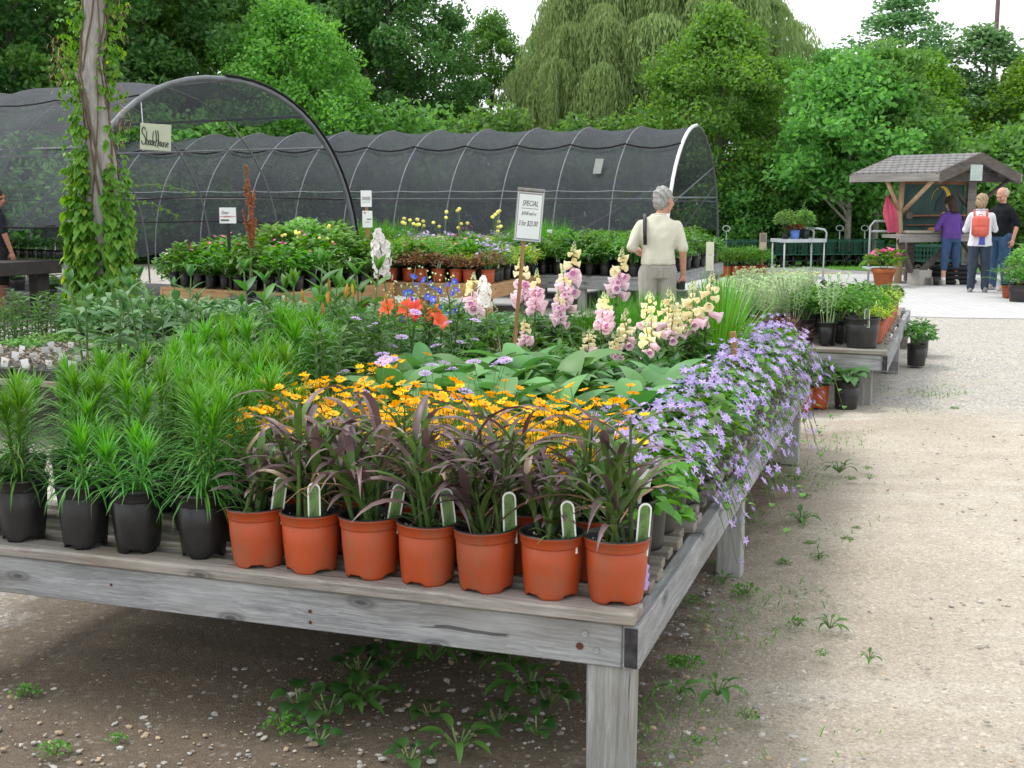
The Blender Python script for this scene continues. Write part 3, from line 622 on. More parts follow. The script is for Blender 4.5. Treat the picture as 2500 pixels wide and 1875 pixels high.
def P_lily(h=.5,nfl=0,nbud=2):
    mb=MB(); out=[]
    for s in range(RND.randint(2,3)):
        a0=r_(0,6.28); bx,by=.03*cos(a0),.03*sin(a0); hh=h*r_(.85,1.05); dx,dy=r_(-.05,.05),r_(-.05,.05)
        tube(mb,[(bx,by,0),(bx+dx,by+dy,hh)],[.006,.004],6,1,False); k=0; n=int(hh*92)
        for k in range(n):
            t=(k+2)/(n+2); L=r_(.085,.13)*(1.05-.35*t); leaf(mb,(bx+dx*t,by+dy*t,hh*t),k*2.4+r_(-.2,.2),.35+.5*t+r_(-.15,.15),L,L*.23,.9,4,0,r_(-.3,.3))
        for b in range(nbud):
            a=r_(0,6.28); p=Vector((bx+dx,by+dy,hh-.01)); q=p+Vector((.03*cos(a),.03*sin(a),.05)); tube(mb,[tuple(p),tuple(q)],.0025,4,1,False)
            bd=MB(); lathe(bd,[(.001,0),(.005,.009),(.0075,.026),(.006,.044),(.0015,.058)],6,0,M=Matrix.Translation(q)@Matrix.Rotation(r_(-.3,.3),4,'X')); out.append(('flower_bud',bd.mesh('lily_bud',M['p_bud'],True)))
        for b in range(nfl):
            a=r_(3.6,5.8)+b*.5; p=Vector((bx+dx,by+dy,hh)); q=p+Vector((.055*cos(a),.055*sin(a),.02+.03*(b%2))); tube(mb,[tuple(p),tuple(q)],.003,4,1,False)
            fb=MB(); nn=Vector((cos(a)*.8,sin(a)*.8,.55)).normalized(); n2,aa,bb=frame(nn)
            for i in range(6):
                t=i*pi/3+.3; d=aa*cos(t)+bb*sin(t); s=bb*cos(t)-aa*sin(t); R=.060*r_(.85,1.08); v=[]
                for (f,o_,w_) in ((0,0,.006),(.35,.35,.016),(.75,.62,.019),(1.05,.62,.010),(1.2,.5,.001)): c_=q+d*R*f*.85+nn*R*o_; v+=[tuple(c_-s*w_),tuple(c_+s*w_)]
                fb.add(v,[(2*j,2*j+1,2*j+3,2*j+2) for j in range(4)],0)
            for i in range(5): t=i*1.256; fb.add([tuple(q),tuple(q+nn*.06+aa*.012*cos(t)+bb*.012*sin(t)),tuple(q+nn*.06+aa*.012*cos(t)+bb*.012*sin(t)+aa*.003)],[(0,1,2)],1)
            out.append(('flower',fb.mesh('lily_flower',[M['p_red'],M['p_bud']],True)))
    return [('foliage',mb.mesh('lily_leaves',[M['l_mid'],M['stem']],True))]+out
def P_milkweed(h=.45,ns=3,L=.15,W=.055,mat='l_blue',pairs=7):
    mb=MB()
    for s in range(ns):
        a0=r_(0,6.28); hh=h*r_(.7,1.05); dx,dy=.07*cos(a0)*(ns>1),.07*sin(a0)*(ns>1)
        tube(mb,[(dx*.3,dy*.3,0),(dx*.7,dy*.7,hh*.55),(dx,dy,hh)],[.006,.005,.003],6,1,False); a=r_(0,3)
        for k in range(pairs):
            t=.22+.78*k/(pairs-1); a+=pi/2+r_(-.2,.2)
            for q in (0,pi):
                l=L*r_(.8,1.1)*(1.05-.45*t**2); leaf(mb,(dx*t,dy*t,hh*t),a+q,.35+.8*t**2+r_(-.15,.15),l,W*l/L*(1.1-.3*t),1.0-.5*t,6,0,r_(-.2,.2))
        for q in range(4): leaf(mb,(dx,dy,hh),a+q*1.57,1.25,L*.4,W*.28,.4,4,0)
    return [('foliage',mb.mesh('milkweed_leaves',[M[mat],M['stem']],True))]
def P_foxglove(h=.72,ns=2,small=False,cream=.35):
    mb=MB(); out=[]
    for k in range(34 if not small else 26):
        a=r_(0,6.28); z=r_(0,.18); leaf(mb,(.02*cos(a),.02*sin(a),z),a,r_(.2,1.0),r_(.10,.20),.045,r_(.8,1.5),5,0)
    for s in range(ns):
        sp=MB(); a0=r_(0,6.28); rr=.05 if ns>1 else 0; bx,by=rr*cos(a0),rr*sin(a0); hh=h*r_(.72,1.05); dx,dy=r_(-.07,.07),r_(-.07,.07)
        tube(sp,[(bx,by,0),(bx+dx*.4,by+dy*.4,hh*.5),(bx+dx,by+dy,hh)],[.006,.005,.002],5,2,False)
        for k in range(30):
            t=r_(.12,.58); a=r_(0,6.28); L=r_(.03,.075); leaf(mb,(bx+dx*t,by+dy*t,hh*t),a,r_(.0,.8),L,L*.35,.7,3,1 if r_(0,1)<.5 else 0)
        n=int((20 if not small else 13)*hh/.6)
        for k in range(n):
            t=.56+.36*k/n; a=k*2.4+r_(-.6,.6); t+=r_(-.015,.015); p=(bx+dx*t,by+dy*t,hh*t); L=(.059 if not small else .047)*(1.12-.6*((t-.56)/.36)**2)*r_(.9,1.1)
            c=1 if (t-.56)/.36>1-cream+r_(-.15,.15) else 0; L*=r_(.75,1.1)
            if RND.random()<.12: continue
            bell(sp,p,(cos(a),sin(a)-.15,-.42+.2*c),L,L*.42,c,7,3 if c==0 else None)
        for k in range(16):
            t=.91+.09*k/16; a=k*2.4; sphere(sp,(bx+dx*t+.009*cos(a)*(1.4-k/16),by+dy*t+.009*sin(a)*(1.4-k/16),hh*t),.0055*(1.3-k/16),5,4,4)
        out.append(('flower_spike',sp.mesh('foxglove_spike',[M['p_pink'],M['p_cream'],M['stem'],M['p_rose'],M['p_bg']],False)))
    return [('foliage',mb.mesh('foxglove_leaves',[M['l_mid'],M['l_fresh']],True))]+out
def P_delphinium(h=.62,white=True,ns=1):
    mb=MB(); out=[]
    for k in range(60):
        a=r_(0,6.28); z=r_(0,.3); leaf(mb,(.03*cos(a),.03*sin(a),z),a,r_(.1,1.1),r_(.05,.11),.03,1.,3,0)
    for s in range(ns):
        sp=MB(); dx,dy=r_(-.08,.08),r_(-.08,.08); hh=h*r_(.85,1.05); tube(sp,[(0,0,0),(dx*.4,dy*.4,hh*.5),(dx,dy,hh)],[.005,.004,.002],5,2,False)
        n=64 if white else 5
        for k in range(n):
            t=(.66 if white else .55)+(.34 if white else .42)*k/n; a=k*2.4; w=.036*(1.-.8*max(0,(t-.88)/.12)); R=.019*(1.-.45*max(0,(t-.88)/.12)); w*=r_(.6,1.25); R*=r_(.75,1.2); a+=r_(-.5,.5)
            flower(sp,(dx*t+w*cos(a),dy*t+w*sin(a),hh*t),(cos(a)+r_(-.5,.5),sin(a)+r_(-.5,.5),r_(-.2,.8)),R if white else .021,5,0,1,1.1,.2,.2,r_(0,1))
        if not white:
            for k in range(20): t=r_(.5,1.); a=r_(0,6.28); sphere(sp,(dx*t+.035*cos(a),dy*t+.035*sin(a),hh*t),.005,5,4,3)
        else:
            for k in range(26): t=r_(.5,.68); a=r_(0,6.28); sphere(mb,(dx*t+.07*cos(a),dy*t+.07*sin(a),hh*t),.0055,5,4,1)
        out.append(('flower_spike',sp.mesh('delphinium_spike',[M['p_white'] if white else M['p_blue'],M['p_cream'] if white else M['p_white'],M['stem'],M['p_bg']])))
    return [('foliage',mb.mesh('delphinium_leaves',[M['l_mid'],M['p_bg']],True))]+out
def P_grass(h=.4,n=170,mat='l_grass',w=.005,spread=.9,droop=1.0,seg=4):
    mb=MB()
    for k in range(n):
        a=r_(0,6.28); rr=.05*sqrt(RND.random()); e=1.5-spread*RND.random()**1.2; blade(mb,(rr*cos(a),rr*sin(a),0),a+r_(-.5,.5),h*r_(.6,1.12),w*r_(.7,1.2),e,droop*r_(.4,1.2)*(1.6-e),seg,0,twist=r_(-.5,.5))
    return [('foliage',mb.mesh('grass_tuft',[M[mat]],True))]
def P_bush(R=.15,h=.22,n=260,L=.05,W=.5,mat='l_mid',fl=None,nf=0,fr=.012,dome=.5,el=(-.2,1.1)):
    mb=MB(); out=[]
    for k in range(10): a=k*.63+r_(-.2,.2); tube(mb,[(.01*cos(a),.01*sin(a),0),(R*.5*cos(a),R*.5*sin(a),h*.7)],.0025,3,1,False)
    for k in range(n):
        a=r_(0,6.28); s=sqrt(RND.random()); rr=R*s; z=h*(1-dome*s*s)*r_(.35,1.)**.6; l=L*r_(.6,1.25)
        leaf(mb,(rr*cos(a),rr*sin(a),z),a+r_(-1.2,1.2),r_(*el),l,l*W,r_(.2,1.1),3,0,r_(-.5,.5))
    out=[('foliage',mb.mesh('leafy_mound',[M[mat],M['stem']],True))]
    if fl:
        fb=MB()
        for k in range(nf):
            a=r_(0,6.28); s=sqrt(RND.random()); rr=R*s; z=h*(1-dome*s*s)*r_(.9,1.15)+.012; flower(fb,(rr*cos(a),rr*sin(a),z),(r_(-.5,.5),r_(-.7,.3),1),fr*r_(.8,1.25),6,0,1,1.1,.25,.25,r_(0,1))
        out.append(('bloom',fb.mesh('small_bloom',[M[fl],M['p_cream']])))
    return out
def P_artemisia(h=.3,ns=16,mat='l_pale',L=.03):
    mb=MB()
    for s in range(ns):
        a0=r_(0,6.28); rr=.05*sqrt(RND.random()); le=r_(.02,.11); hh=h*r_(.75,1.05); x0,y0=rr*cos(a0),rr*sin(a0); dx,dy=le*cos(a0),le*sin(a0)
        tube(mb,[(x0,y0,0),(x0+dx,y0+dy,hh)],.0025,4,0,False)
        for k in range(26):
            t=.3+.7*k/26; blade(mb,(x0+dx*t,y0+dy*t,hh*t),k*2.4,L*r_(.8,1.3),.010,r_(.0,.9),.6,3,0)
        for k in range(12): blade(mb,(x0+dx,y0+dy,hh),k*2.4,L*.9,.009,r_(.3,1.3),.3,2,0)
    return [('foliage',mb.mesh('silvery_mound',[M[mat]],True))]
SCAB=[]
for q in range(3):
    fb=MB(); nn,aa,bb=frame((0,0,1)); P=Vector((0,0,0))
    for ring,(R,z,m,pl) in enumerate(((.031,.0,12,.017),(.020,.006,9,.011),(.009,.009,6,.008))):
        for i in range(m):
            t=2*pi*i/m+ring+r_(-.1,.1); d=aa*cos(t)+bb*sin(t); s=bb*cos(t)-aa*sin(t); c=P+d*R*r_(.9,1.1)+nn*z; fb.add([tuple(q) for q in (P+d*R*.3+nn*z,c-s*pl*.45,c+d*pl*.4+nn*r_(-.002,.005),c+s*pl*.45)],[(0,1,2,3)],0)
    SCAB.append(fb.mesh('scabious_flower',[M['p_lav']]))
def P_scabiosa(nf=9,h=.34):
    mb=MB(); heads=[]
    for k in range(60): a=r_(0,6.28); leaf(mb,(.03*cos(a),.03*sin(a),r_(0,.08)),a,r_(.1,1.1),r_(.05,.10),.02,1.,3,0)
    for k in range(nf):
        a=r_(0,6.28); le=r_(.03,.17); hh=h*r_(.7,1.25); p=(le*cos(a),le*sin(a),hh); tube(mb,[(0,0,0),(le*.35*cos(a),le*.35*sin(a),hh*.6),p],.0015,4,1,False)
        if k%5==4: sphere(mb,p,.007,6,4,1,(1.2,1.2,.6)); continue
        heads.append(('flower',RND.choice(SCAB),Matrix.Translation(p)@Vector((r_(-.35,.35),r_(-.5,.2),1)).to_track_quat('Z','Y').to_matrix().to_4x4()@Matrix.Scale(r_(.6,.85),4)))
    return [('foliage',mb.mesh('scabious_leaves',[M['l_blue'],M['stem']],True),heads)]
def P_fern(n=7,L=.3,mat='l_fresh'):
    mb=MB()
    for k in range(n):
        a=k*2.4; e=r_(.7,1.3); x,y,z=0,0,0; m=12
        for i in range(m):
            t=i/m; ee=e-1.2*t; st=L/m; x+=cos(a)*cos(ee)*st; y+=sin(a)*cos(ee)*st; z+=sin(ee)*st
            for q in (1.2,-1.2): leaf(mb,(x,y,z),a+q,.1,.075*(1-t)+.02,.02,.4,3,0)
    return [('foliage',mb.mesh('fern_fronds',[M[mat]],True))]
GLOB=[]
def P_ball(n=5,h=.5):
    """globeflower: leafy base, tall bare stems with round yellow heads"""
    base=P_bush(.14,.2,150,.06,.5,'l_fresh')[0]; heads=[]; st=MB()
    if not GLOB: fb=MB(); sphere(fb,(0,0,0),.02,8,6,0,(1,1,.85)); GLOB.append(fb.mesh('globe_flower',[M['p_lime']],True))
    for k in range(n):
        a=r_(0,6.28); le=r_(.02,.12); hh=h*r_(.6,1.1); p=(le*cos(a),le*sin(a),hh); tube(st,[(0,0,.05),(le*.4*cos(a),le*.4*sin(a),hh*.6),p],.0022,4,0,False); heads.append(('flower',GLOB[0],Matrix.Translation(p)))
    return [base,('stem',st.mesh('globe_stems',M['stem']),heads)]
VAR={}
def variants(key,fn,n,*a,**k):
    VAR[key]=[fn(*a,**k) for _ in range(n)]
def pick(key): return VAR[key][RND.randrange(len(VAR[key]))]

ORD=['','first','second','third','fourth','fifth','sixth','seventh','eighth','ninth','tenth','eleventh','twelfth','thirteenth','fourteenth','fifteenth','sixteenth']
def grow(t,parts,loc,sc):
    for q in parts:
        o=ob(q[0],q[1],t,loc,(0,0,0),sc*r_(.95,1.05))
        for nm,me,mt in (q[2] if len(q)>2 else ()): f=ob(nm,me,o); f.matrix_local=mt
KIND={'bush_mid':'potted_leafy_plant','bush_dark':'potted_dark_perennial','bush_blue':'potted_bluish_perennial','bush_fresh':'potted_bright_perennial','fineleaf':'potted_fine_leaved_plant','lime':'potted_lime_plant','lavhaze':'potted_lavender_plant','columbine':'potted_columbine','astilbe':'potted_astilbe','fern':'potted_fern','whitemound':'potted_white_flower','pinkmound':'potted_rose_flower','bronze':'potted_bronze_plant','redleaf':'potted_red_leaved_plant','grass':'potted_grass','tallbush':'potted_shrub'}
def potted(name,label,key,pot,p,group=None,rz=None,sc=1.,psc=1.,tagk=None,tz=None,tr=None,cat='potted plant',tilt=None):
    """one plant in its pot: pot, soil, foliage, flowers and tag share one base"""
    rz=r_(0,6.28) if rz is None else rz
    if name=='potted_perennial' and isinstance(key,str): name=KIND.get(key,name)
    t=thing(name,label,cat,p,rz,group); r,h=PR[pot]
    if tilt is None: t.rotation_euler=(r_(-.02,.02),r_(-.02,.02),rz)
    ob('pot',POT[pot],t,scale=psc if psc!=1 else None); ob('soil',SOIL[pot],t,scale=psc if psc!=1 else None)
    grow(t,pick(key) if isinstance(key,str) else key,(0,0,h*.86*psc),sc)
    if tagk:
        a=(tz if tz is not None else r_(0,6.28))-rz; rr=r*(.78 if tagk=='pic' else .66)*psc if tr is None else tr
        ob('plant_tag',TAG[tagk],t,(rr*cos(a),rr*sin(a),h*.72*psc),(r_(-.12,.12),r_(-.2,.2),-rz+r_(-.35,.35)),1.)
    return t
# ------------------------------------------------------------------ plant stock
variants('liatris',P_liatris,5); variants('liatris_short',P_liatris,3,.22,3,34)
variants('millet',P_millet,6); variants('millet_low',P_millet,2,.6); variants('coreopsis',P_coreopsis,5)
variants('bell',P_campanula,4,0.,.9); variants('bell_spill',P_campanula,4,1.,1.1)
variants('rosette',P_rosette,4,18,.32,.125,'l_big',1.05); variants('hosta',P_rosette,3,18,.16,.09,'l_blue',.8)
variants('lily',P_lily,4,.40,0,0); VAR['lily'].append(P_lily(.42,0,1)); variants('lily_red',P_lily,2,.35,1,1); variants('goldenrod',P_lily,3,.5,0,0)
variants('milkweed',P_milkweed,4,.56,3,.17,.062,'l_mid',6); variants('milkweed_grey',P_milkweed,3,.40,2,.15,.07,'l_blue',5)
variants('foxglove',P_foxglove,6,.66,1); variants('penstemon',P_foxglove,4,.46,3,True,.7)
variants('delph_white',P_delphinium,2,.63,True,1); variants('delph_blue',P_delphinium,3,.50,False,2)
variants('grass',P_grass,3,.36,260,'l_grass',.0055,.7,.8); variants('iris',P_grass,3,.48,70,'l_grass',.016,.55,.7); variants('redgrass',P_grass,3,.20,230,'l_redgrass',.004,.9,.7)
variants('scabious',P_scabiosa,4,7,.30)
variants('bush_mid',P_bush,4,.14,.19,240,.05,.5,'l_mid'); variants('bush_dark',P_bush,3,.15,.2,200,.07,.45,'l_dark'); variants('bush_fresh',P_bush,3,.14,.17,300,.04,.55,'l_fresh')
variants('bush_blue',P_bush,3,.15,.20,220,.065,.42,'l_blue'); variants('pale',P_artemisia,4); variants('pale_tall',P_artemisia,3,.36,14,'l_pale',.032)
variants('fineleaf',P_bush,3,.17,.26,420,.034,.5,'l_fresh'); variants('lime',P_bush,3,.15,.17,300,.06,.18,'l_lime')
variants('pinkmound',P_bush,3,.15,.17,260,.045,.5,'l_mid','p_rose',26,.012); variants('whitemound',P_bush,3,.15,.16,220,.045,.5,'l_mid','p_white',22,.011)
variants('columbine',P_bush,4,.16,.28,260,.055,.7,'l_fresh','p_mag',4,.015); variants('astilbe',P_fern,3,9,.26,'l_fresh'); variants('fern',P_fern,3,10,.30,'l_mid')
variants('globe',P_ball,3); variants('redleaf',P_bush,2,.15,.15,160,.06,.7,'l_rust'); variants('dry',P_grass,2,.22,90,'l_dry',.010,1.2,2.4)
variants('lavhaze',P_bush,2,.15,.20,200,.05,.3,'l_blue','p_lav',26,.014); variants('tallbush',P_bush,4,.26,.58,520,.10,.42,'l_light',None,0,.01,.35,(.0,1.2)); variants('pachy',P_bush,3,.16,.20,220,.075,.35,'l_mid',None,0,.01,.5,(.3,1.3))
variants('pinkflower',P_bush,2,.2,.22,120,.11,.4,'l_fresh','p_mag',40,.028,.3)

TOP=.5055; used=[]
def slot(u,v): used.append((u,v))
def ordlab(desc,i,side,tail): return f'{desc}, {ORD[i]} from the {side} {tail}'
# front row: seven orange pots, then black ones
vo=[.098,.292,.486,.680,.874,1.068,1.262]
keyo=['millet','millet_low','millet','millet','millet','millet','millet_low']
desc=['upright purple millet','green shoots and broad picture tag','arching brown purple millet','dense purple millet','two stalks of purple millet','wide arching purple millet','low sprouting millet']
pos=['the orange pot at the bench corner','second orange pot from the bench corner','third orange pot from the bench corner','middle one of the front orange pots','third orange pot from the black pots','second orange pot from the black pots','orange pot next to the black pots']
for i,v in enumerate(vo):
    potted('potted_millet',f'{desc[i]} in {pos[i]}'.replace('in the','in the').replace('in second','in the second').replace('in third','in the third').replace('in middle','in the middle').replace('in orange','in the orange'),keyo[i],'orange',W1(.105+r_(-.012,.012),v+r_(-.006,.006),TOP),'front row of orange pots',None,1.08,1.,'pic',-pi/2+[.75,.45,1.05,.95,.8,.0,.7][i]+.32)
    slot(.105,v)
    if 0<i<7:
        potted('potted_millet','orange pot of purple millet half hidden in the second row behind the front orange pots','millet','orange',W1(.31,v-.06+r_(-.02,.02),TOP),'second row of orange pots',None,1.,1.,'pic' if i%2 else None)
        slot(.31,v-.06)
# black pots of bottlebrush foliage on the left of the bench
vb=[1.475,1.70,1.925,2.15,2.37]
for r in range(8):
    for c,v in enumerate(vb):
        if (c==0 and r>2) or (c==1 and r>4): continue
        u=.105+.245*r+r_(-.02,.02)+(.05 if c%2 else 0)*(r>0)
        if r==0: lab=['bushy bottlebrush green plant in black pot touching the orange pots','bright green plant in the second black pot left of the orange pots','arching strappy green plant in the third black pot left of the orange pots','tall green plant in the black pot cut by the left picture edge','green plant in the black pot beyond the left picture edge'][c]
        else: lab='feathery bright green bottlebrush plant in a black pot behind the front row of black pots'
        potted('potted_liatris',lab,'liatris' if r or c in(0,3,4) else 'liatris_short','black',W1(u,v+r_(-.02,.02),TOP),'black pots of feathery green plants',None,(1.1 if r>5 else .86 if r<2 else .9),1.13 if r<2 else 1.)
        slot(u,v)
# golden coreopsis block
for r in range(3):
    u=.52+.2*r
    for c in range(7):
        v=.27+.20*c+(.05 if r%2 else 0)+(.05*r)
        potted('potted_coreopsis',f'golden coreopsis, {ORD[c+1]} from right in the {ORD[r+1]} flowering row behind the orange pots','coreopsis','black',W1(u+r_(-.02,.02),v+r_(-.02,.02),TOP),'golden coreopsis block',None,r_(1.05,1.2),1.)
        slot(u,v)
for (u,v) in ((1.12,1.52),(1.72,1.5)):
    potted('potted_coreopsis','single tall golden daisies rising between lilies and bottlebrush plants' if u<1.6 else 'golden daisies in front of the dark whorled lily leaves','coreopsis','black',W1(u,v,TOP),'golden coreopsis block',None,1.15); slot(u,v)
# violet bellflowers down the right edge
k=0
for r in range(21):
    u=.46+.212*r
    if r not in (0,1): t=1
    lab=['violet bellflower in a tall black pot beside the corner orange pot','second violet bellflower along the right edge with a white flag tag','third violet bellflower along the right edge of the near bench'][r] if r<3 else f'violet bellflower trailing over the right bench edge, {ORD[min(15,r+1)]} from the near corner' if r<15 else 'violet bellflower near the far end of the right bench edge'
    potted('potted_bellflower',lab,'bell_spill' if r>1 else 'bell','tall',W1(u,.165+r_(-.012,.012),TOP),'violet bellflowers along the bench edge',TH2*0+pi/2-TH,r_(1.,1.28),1.,'flag' if r in (0,3) else ('strip' if r in(1,2,6,9,12) else None),-pi/2+TH*0+.4,.075)
    slot(u,.165)
    if 1<r<5:
        v=.38+r_(-.02,.02); potted('potted_bellflower','violet bellflower in the second line in from the right bench edge','bell','tall',W1(u+.08,v,TOP),'violet bellflowers along the bench edge',None,r_(.9,1.25),1.,'strip' if r%5==2 else None); slot(u+.08,v)
# broad leaves, scabious
for r,u in enumerate((1.28,1.58,1.90,2.22)):
    for c,v in enumerate((.42,.64,.88,1.12,1.36)):
        if r==0 and c in (0,4): continue
        w=.07*r if c else 0.
        potted('potted_broadleaf',f'broad oval leaved plant, {ORD[c+1]} from right in the {ORD[r+1]} row behind the coreopsis','rosette','black',W1(u,v+w,TOP),'broad leaved plants in the middle of the bench',None,r_(1.05,1.25)); slot(u,v+w)
for (u,v,l) in ((1.14,1.30,'lavender pincushion flowers rising over the broad leaves'),(1.16,1.08,'lavender pincushion flowers at the front edge of the broad leaves'),(1.14,.86,'lavender pincushion flowers nearest the violet bellflowers'),(1.95,1.66,'lavender pincushion flowers in front of the coral red lilies'),(2.5,1.52,'lavender pincushion flowers below the stake of the price sign')):
    potted('potted_scabious',l,'scabious','black',W1(u,v,TOP),'lavender pincushion flowers',None,1.05 if u<1.9 else 1.2); slot(u,v)
# lilies and broad leaved stems behind them
for i,(u,v,kk) in enumerate(((2.15,1.95,'lily'),(2.30,1.72,'lily'),(2.45,1.95,'lily'),(2.62,1.70,'lily_red'),(2.72,1.90,'lily_red'),(2.62,2.17,'lily'),(1.35,1.66,'lily'),(1.62,1.80,'lily'),(1.9,1.66,'lily'),(1.85,1.9,'lily'),(2.3,2.14,'lily'),(2.55,1.72,'lily'),(3.05,1.78,'lily'))):
    lab={'lily':'leafy lily in bud with whorled dark leaves, near the coral red lilies','lily_red':['lily with open coral red flowers, right one of the pair','lily with open coral red flowers, left one of the pair'][i==4]}[kk]
    potted('potted_lily',lab,kk,'black',W1(u,v,TOP),'lilies on the near bench',0. if kk=='lily_red' else None,1.05,1.,'strip' if i%3==0 else None); slot(u,v)
for i,(u,v) in enumerate(((2.55,2.36),(2.1,2.42),(2.85,2.38),(2.85,2.2),(3.1,2.4),(2.32,2.38))):
    potted('potted_milkweed','tall stems with broad pointed opposite leaves, '+['left of the red lilies','at the left bench edge','under the rusty seed spike','just left of the white larkspur','behind the other broad leaved stems','in the middle of the broad leaved group'][i],'milkweed','black',W1(u,v,TOP),'tall broad leaved stems',None,1.12); slot(u,v)
for (u,v,kk,l,s) in ((3.3,2.22,'delph_white','white larkspur spike leaning left, in front of the brown bench',1.22),(3.55,1.72,'delph_white','white larkspur spike, shorter, left of the price sign stake',.98),(3.75,2.0,'delph_blue','blue larkspur between the two white spikes',1.1),(3.5,2.02,'delph_blue','blue larkspur beside the leaning white spike',1.15),(3.6,2.3,'delph_blue','blue larkspur at the far left bench corner',1.15),):
    potted('potted_larkspur',l,kk,'black',W1(u,v,TOP),'larkspurs',None,s); slot(u,v)
for i,(u,v,s) in enumerate(((4.05,2.02,1.13),(4.05,1.62,1.14),(4.1,1.42,1.2),(4.2,1.14,1.16),(3.62,1.46,.92),(3.45,1.22,.76),(3.4,1.0,.84),(3.3,1.40,.66),(3.85,1.30,.98),(3.75,1.08,.85))):
    potted('potted_foxglove',['pink foxglove spires left of the price sign','pink foxglove spires right behind the price sign','tall pink foxglove right of the price sign','tall pink foxglove in front of the man in the polo shirt','short pink foxglove at the foot of the sign stake','short pink foxglove between sign stake and broad leaves','short pink foxglove left of the cream bells','lowest pink foxglove beside the stake','middle pink foxglove under the tall pair','pink foxglove under the tall one nearest the man'][i],'foxglove','black',W1(u,v,TOP),'pink foxgloves',None,s); slot(u,v)
for i,(u,v,s) in enumerate(((3.1,.98,.66),(3.2,.74,1.0),(2.95,.56,1.0),(3.25,.40,1.26),(3.45,.62,1.0),(2.9,.78,.76),(3.2,.55,1.1))):
    potted('potted_snapdragon',['pale pink and cream bells, lowest clump','cream bells behind the broad leaves','cream and pink bells nearest the small wooden stake','tallest cream and pink bells beside the iris leaves','cream bells behind the tallest clump','pink bells just above the broad leaves','cream bells in front of the green grass tufts'][i],'penstemon','black',W1(u,v,TOP),'cream and pink bell flowers',None,s); slot(u,v)
for i,(u,v) in enumerate(((4.35,1.32),(4.38,1.10),(4.42,.9),(4.6,1.22),(4.65,1.0),(4.85,1.3),(4.9,1.08),(4.85,.85))):
    potted('potted_grass','fresh green grass tuft in front of the man in the polo shirt','grass','black',W1(u,v,TOP),'green grass tufts at the back of the bench',None,1.02); slot(u,v)
for i,(u,v) in enumerate(((3.6,.38),(3.85,.42),(4.1,.42))):
    potted('potted_iris',['sword leaved iris right of the cream bells','sword leaved iris behind the first','sword leaved iris furthest back'][i],'iris','black',W1(u,v,TOP),'irises',None,1.12); slot(u,v)
for i,(u,v) in enumerate(((4.93,.16),(4.95,.36),(5.1,.2))):
    potted('potted_grass','reddish brown grass tuft at the far right bench corner','redgrass','black',W1(u,v,TOP),'reddish grass tufts',None,1.15); slot(u,v)
for i,(u,v) in enumerate(((4.45,.42),(4.7,.55))):
    potted('potted_sedum',['rose flowered mound before the reddish grass','rose flowered mound beside the reddish grass'][i],'pinkmound','black',W1(u,v,TOP),None,None,1.2); slot(u,v)
potted('potted_grass','dried brown clump left of the sign stake','dry','black',W1(3.02,1.42,TOP),None,None,1.15); slot(3.02,1.42)
# low perennials in the remaining places
fk=['bush_mid','bush_dark','bush_blue','bush_fresh','bush_mid']
for r in range(23):
    for c in range(12):
        u,v=.13+.212*r,.12+.206*c
        if u>5.05 or u<1.4 or any((u-a)**2+(v-b)**2<.165**2 for a,b in used): continue
        potted('potted_perennial','low leafy green perennial filling a gap among taller plants on the near bench',fk[(r*5+c*3)%5],'black',W1(u+r_(-.02,.02),v+r_(-.02,.02),TOP),'low green perennials between the taller plants',None,1.05,1.,'strip' if (r+c)%6==0 else None); slot(u,v)
fl=MB()
for q in range(3):
    p=W1(.22,.045,TOP+.015+.025*q); flower(fl,p,(.3-.2*q,-.8,.4),.022,5,0,0,1.,.3,.2)
tag(fl.obj('fallen_flower',M['p_violet']),'violet flower fallen on the slats behind the corner orange pot','flower')

# price sign, small stake
def text_mesh(s,size,shear=0.,width=1.,ext=.0006,bold=0.):
    cu=bpy.data.curves.new('t','FONT'); cu.body=s; cu.size=size; cu.shear=shear; cu.extrude=ext; cu.align_x='CENTER'; cu.align_y='CENTER'; cu.offset=bold; cu.resolution_u=3
    o=bpy.data.objects.new('t',cu); me=evaluated(o); bpy.data.curves.remove(cu)
    me.transform(Matrix.Scale(width,4,(1,0,0))); return me
def put_text(parent,s,size,x,z,y,mat,shear=0.,width=1.,name='lettering',bold=0.):
    me=text_mesh(s,size,shear,width,.0006,bold); me.materials.clear(); me.materials.append(mat)
    return ob(name,me,parent,(x,y,z),(pi/2,0,0))
ys=6.75; a=at(1243,885,ys); b=at(1283,585,ys); cS=at(1292,525,ys); sc=ys/FPX
t=thing('price_sign','framed white SPECIAL price sign on a leaning wooden stake among the foxgloves','sign',tuple(a),0)
mb=MB(); beam(mb,Vector((0,.012,-.22)),Vector((b.x-a.x,.012,b.z-a.z+.10)),.036,.020); mb.obj('stake',M['stake'],t)
bd=ob('sign_board',None,t,tuple(cS-a),(0,.085,radians(-10)))
w,h=66*sc/2,128*sc/2
bd=bpy.data.objects[bd.name]; bpy.data.objects.remove(bd)
mb=MB(); bbox(mb,-w,w,-.008,.008,-h,h,.002,0); beam(mb,(-w+.005,-.0095,h-.012),(w-.003,-.0095,h-.012),.022,.003,0)
bd=mb.obj('sign_board',M['wood_z'],t); bd.location=cS-a+Vector((0,-.012,0)); bd.rotation_euler=(0,.085,radians(-8))
mb=MB(); box(mb,-w+.006,w-.002,-.0105,-.0085,-h+.005,h-.022); fr=mb.obj('frame',M['white'],bd)
mb=MB(); box(mb,-w+.010,w-.006,-.0115,-.0106,-h+.009,h-.026); mb.obj('grey_border',plain('grey_border',(.26,.27,.30),.7),bd)
mb=MB(); box(mb,-w+.015,w-.010,-.0125,-.0116,-h+.017,h-.033); mb.obj('paper',M['paper'],bd)
